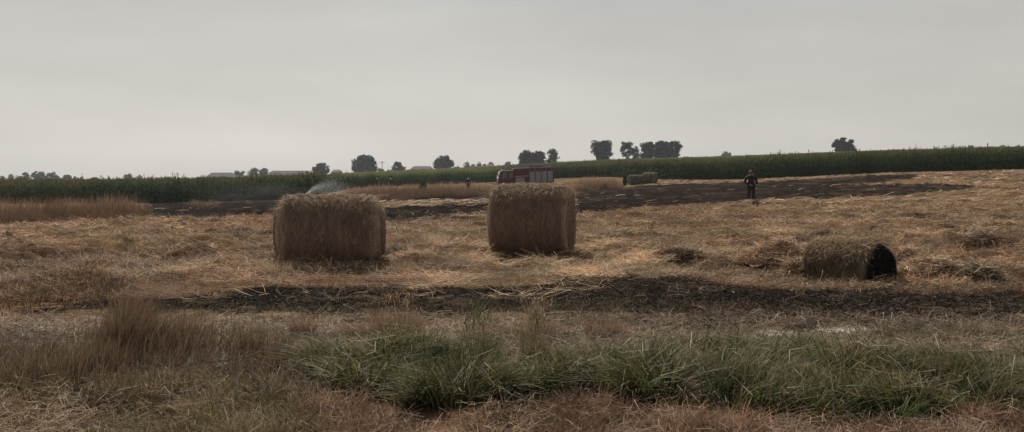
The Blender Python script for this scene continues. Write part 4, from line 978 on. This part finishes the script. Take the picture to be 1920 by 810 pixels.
person(708, 112, 1.7, 'firefighter in helmet half hidden by wheat, leftmost, near the water jet', R(60), 'hose', True, True)
person(733, 114, 1.6, 'firefighter beside the leftmost one, half hidden by the ripe wheat', R(-60), 'stand', True, False)

# ------------------------------------------------------------------ water jet
def spray():
    Yw = 62.0; x0, _, _ = at(570, 372, Yw); V = []; n = 5000
    x0w = x0; zs = at(570, 368, Yw)[2]
    root_y = Yw
    t = rng.uniform(0, 1, n) ** .9; u = np.clip(rng.normal(.5, .3, n), 0, 1)
    span = (2.2 + 2.2 * u); hgt = .45 + .95 * u + rng.normal(0, .10, n)
    x = x0w + span * t * 1.02; z = zs + hgt * 4 * t * (1 - t) * .92 - .1 * t + rng.normal(0, .02 + .20 * t, n); y = root_y + rng.normal(0, .05 + .35 * t, n)
    s = rng.uniform(.006, .011, n)[:, None]; c = np.stack([x, y, z], -1)
    a = np.array([[1, 0, 0], [0, 0, 1], [-1, 0, 0], [0, 0, -1]]); b = np.array([[0, 1, 0], [0, 0, 1], [0, -1, 0], [0, 0, -1]])
    V = np.concatenate([(c[:, None] + a[None] * s[:, None]), (c[:, None] + b[None] * s[:, None])], 1).reshape(-1, 3)
    Q_ = (np.arange(n)[:, None, None] * 8 + np.array([[0, 1, 2, 3], [4, 5, 6, 7]])[None]).reshape(-1, 4)
    o = link('water_spray', mesh_np('water_spray', V, Q_), mat_water); tag(o, 'white water spray arcing over the field behind the left bale', 'water spray', None, 'stuff')
mat_water = bpy.data.materials.new('water_droplets'); mat_water.use_nodes = True
nt = mat_water.node_tree; nt.nodes.clear(); o_ = nt.nodes.new('ShaderNodeOutputMaterial'); a_ = nt.nodes.new('ShaderNodeBsdfTranslucent'); b_ = nt.nodes.new('ShaderNodeBsdfDiffuse')
a_.inputs[0].default_value = (.7, .72, .72, 1); b_.inputs[0].default_value = (.7, .72, .72, 1); m_ = nt.nodes.new('ShaderNodeMixShader'); nt.links.new(a_.outputs[0], m_.inputs[1]); nt.links.new(b_.outputs[0], m_.inputs[2]); nt.links.new(m_.outputs[0], o_.inputs[0])
spray()

# ------------------------------------------------------------------ smoke drifting off the burnt ground
def smoke(px, Y, py, sx, sy, sz, dens, label):
    x, y, z = at(px, py, Y); bm = MB(); nu, nv = 24, 12
    for i in range(nv + 1):
        for j in range(nu):
            a, b = math.pi * i / nv, 2 * math.pi * j / nu; bm.v.append((math.sin(a) * math.cos(b), math.sin(a) * math.sin(b), math.cos(a)))
    for i in range(nv):
        for j in range(nu): k = (j + 1) % nu; bm.f.append((i*nu+j, (i+1)*nu+j, (i+1)*nu+k, i*nu+k))
    m = volume('smoke_' + str(px), dens, (.75, .76, .80), .3); nt = m.node_tree; N, L = nt.nodes, nt.links
    v = [n for n in N if n.type == 'PRINCIPLED_VOLUME'][0]; tc = N.new('ShaderNodeTexCoord'); ln = N.new('ShaderNodeVectorMath'); ln.operation = 'LENGTH'; L.new(tc.outputs['Object'], ln.inputs[0])
    fall = N.new('ShaderNodeMapRange'); fall.interpolation_type = 'SMOOTHSTEP'; fall.inputs[1].default_value = 1; fall.inputs[2].default_value = .15; fall.inputs[3].default_value = 0; fall.inputs[4].default_value = 1; L.new(ln.outputs['Value'], fall.inputs[0])
    nz = N.new('ShaderNodeTexNoise'); nz.inputs['Scale'].default_value = 2.2; nz.inputs['Detail'].default_value = 3; L.new(tc.outputs['Object'], nz.inputs['Vector'])
    mr = N.new('ShaderNodeMapRange'); mr.inputs[1].default_value = .38; mr.inputs[2].default_value = .68; mr.inputs[4].default_value = dens * 2; L.new(nz.outputs[0], mr.inputs[0])
    mu = N.new('ShaderNodeMath'); mu.operation = 'MULTIPLY'; L.new(fall.outputs[0], mu.inputs[0]); L.new(mr.outputs[0], mu.inputs[1]); L.new(mu.outputs[0], v.inputs['Density'])
    o = bm.build('smoke', m, None, 0, (x, y, z)); o.scale = (sx, sy, sz); tag(o, label, 'smoke', None, 'stuff')
# ------------------------------------------------------------------ haze
def volume(name, dens, colr, aniso):
    m = bpy.data.materials.new(name); m.use_nodes = True; nt = m.node_tree; nt.nodes.clear()
    o = nt.nodes.new('ShaderNodeOutputMaterial'); v = nt.nodes.new('ShaderNodeVolumePrincipled')
    v.inputs['Color'].default_value = (*colr, 1); v.inputs['Density'].default_value = dens; v.inputs['Anisotropy'].default_value = aniso
    nt.links.new(v.outputs[0], o.inputs['Volume']); return m
smoke(480, 66, 362, 7.5, 3.0, 1.5, .014, 'faint grey smoke drifting in front of the maize left of the spray')
zmin = float(GZ.min()) - 1
hz = MB().box(-960, 960, -960, 960, zmin, 30).build('haze', volume('pale_haze', .00022, (.82, .88, 1.0), .45)); tag(hz, 'thin pale summer haze over the far fields', 'haze', None, 'stuff')

# ------------------------------------------------------------------ light, sky, camera
EL, AZ = R(46), R(-14)          # sun high, ahead of the camera and slightly left
d = Vector((math.sin(AZ) * math.cos(EL), math.cos(AZ) * math.cos(EL), math.sin(EL)))
su = bpy.data.lights.new('sun', 'SUN'); su.energy = 4.7; su.angle = R(.6); su.color = (1, .91, .79)
so = bpy.data.objects.new('sun', su); col.objects.link(so); so.rotation_euler = d.to_track_quat('Z', 'Y').to_euler(); so.location = (0, 0, 20)
w = bpy.data.worlds.new('World'); sc.world = w; w.use_nodes = True; nt = w.node_tree; N, L = nt.nodes, nt.links
bg = N['Background']; sky = N.new('ShaderNodeTexSky'); sky.sky_type = 'NISHITA'; sky.sun_disc = False
sky.sun_elevation = EL; sky.sun_rotation = AZ; sky.air_density = 1.0; sky.dust_density = 1.5; sky.ozone_density = 1.0
hs = N.new('ShaderNodeHueSaturation'); hs.inputs['Saturation'].default_value = .22
L.new(sky.outputs[0], hs.inputs['Color']); 
mul = N.new('ShaderNodeMixRGB'); mul.blend_type = 'MULTIPLY'; mul.inputs[0].default_value = 1; mul.inputs[2].default_value = (1.03, 1.005, .955, 1)
tcw = N.new('ShaderNodeTexCoord'); sx = N.new('ShaderNodeSeparateXYZ'); L.new(tcw.outputs['Generated'], sx.inputs[0])
mrw = N.new('ShaderNodeMapRange'); mrw.inputs[1].default_value = 0; mrw.inputs[2].default_value = .30; mrw.inputs[3].default_value = 1.0; mrw.inputs[4].default_value = .95
L.new(sx.outputs['Z'], mrw.inputs[0])
cn = N.new('ShaderNodeTexNoise'); cn.inputs['Scale'].default_value = 3.0; cn.inputs['Detail'].default_value = 5; cn.inputs['Roughness'].default_value = .5
mp = N.new('ShaderNodeMapping'); mp.inputs['Scale'].default_value = (1, 1, 5); L.new(tcw.outputs['Generated'], mp.inputs[0]); L.new(mp.outputs[0], cn.inputs['Vector'])
mc = N.new('ShaderNodeMapRange'); mc.inputs[1].default_value = .3; mc.inputs[2].default_value = .7; mc.inputs[3].default_value = .94; mc.inputs[4].default_value = 1.06; L.new(cn.outputs[0], mc.inputs[0])
mm = N.new('ShaderNodeMath'); mm.operation = 'MULTIPLY'; L.new(mrw.outputs[0], mm.inputs[0]); L.new(mc.outputs[0], mm.inputs[1])
vs = N.new('ShaderNodeVectorMath'); vs.operation = 'SCALE'; L.new(hs.outputs[0], vs.inputs[0]); L.new(mm.outputs[0], vs.inputs['Scale'])
hm_ = N.new('ShaderNodeMixRGB'); hm_.inputs[0].default_value = .8; L.new(vs.outputs[0], hm_.inputs[1])
gr = N.new('ShaderNodeValToRGB'); gr.color_ramp.elements[0].position = 0.0; gr.color_ramp.elements[0].color = (.565, .55, .525, 1); gr.color_ramp.elements[1].position = 1; gr.color_ramp.elements[1].color = (.10, .12, .16, 1)
for p_, c_ in ((.10, (.53, .52, .50, 1)), (.26, (.40, .415, .42, 1)), (.42, (.24, .26, .29, 1))):
    e_ = gr.color_ramp.elements.new(p_); e_.color = c_
L.new(sx.outputs['Z'], gr.inputs[0])
mk = N.new('ShaderNodeMath'); mk.operation = 'MULTIPLY'; mk.inputs[1].default_value = 9.0; L.new(mc.outputs[0], mk.inputs[0])
g11 = N.new('ShaderNodeVectorMath'); g11.operation = 'SCALE'; L.new(gr.outputs[0], g11.inputs[0]); L.new(mk.outputs[0], g11.inputs['Scale']); L.new(g11.outputs[0], hm_.inputs[2])
L.new(hm_.outputs[0], mul.inputs[1]); L.new(mul.outputs[0], bg.inputs[0]); bg.inputs[1].default_value = .10
cam = bpy.data.cameras.new('camera'); co = bpy.data.objects.new('camera', cam); col.objects.link(co)
cam.sensor_width = 36; cam.lens = 36 * F / 1920; cam.clip_end = 6000; cam.clip_start = .05
co.location = (0, 0, CAMZ); co.rotation_euler = (math.pi / 2 - TH, 0, 0); sc.camera = co
sc.view_settings.view_transform = 'Standard'; sc.view_settings.look = 'None'; sc.view_settings.exposure = .08; sc.view_settings.gamma = 1
sc.cycles.max_bounces = 5; sc.cycles.diffuse_bounces = 3; sc.cycles.volume_bounces = 0; sc.cycles.transparent_max_bounces = 8
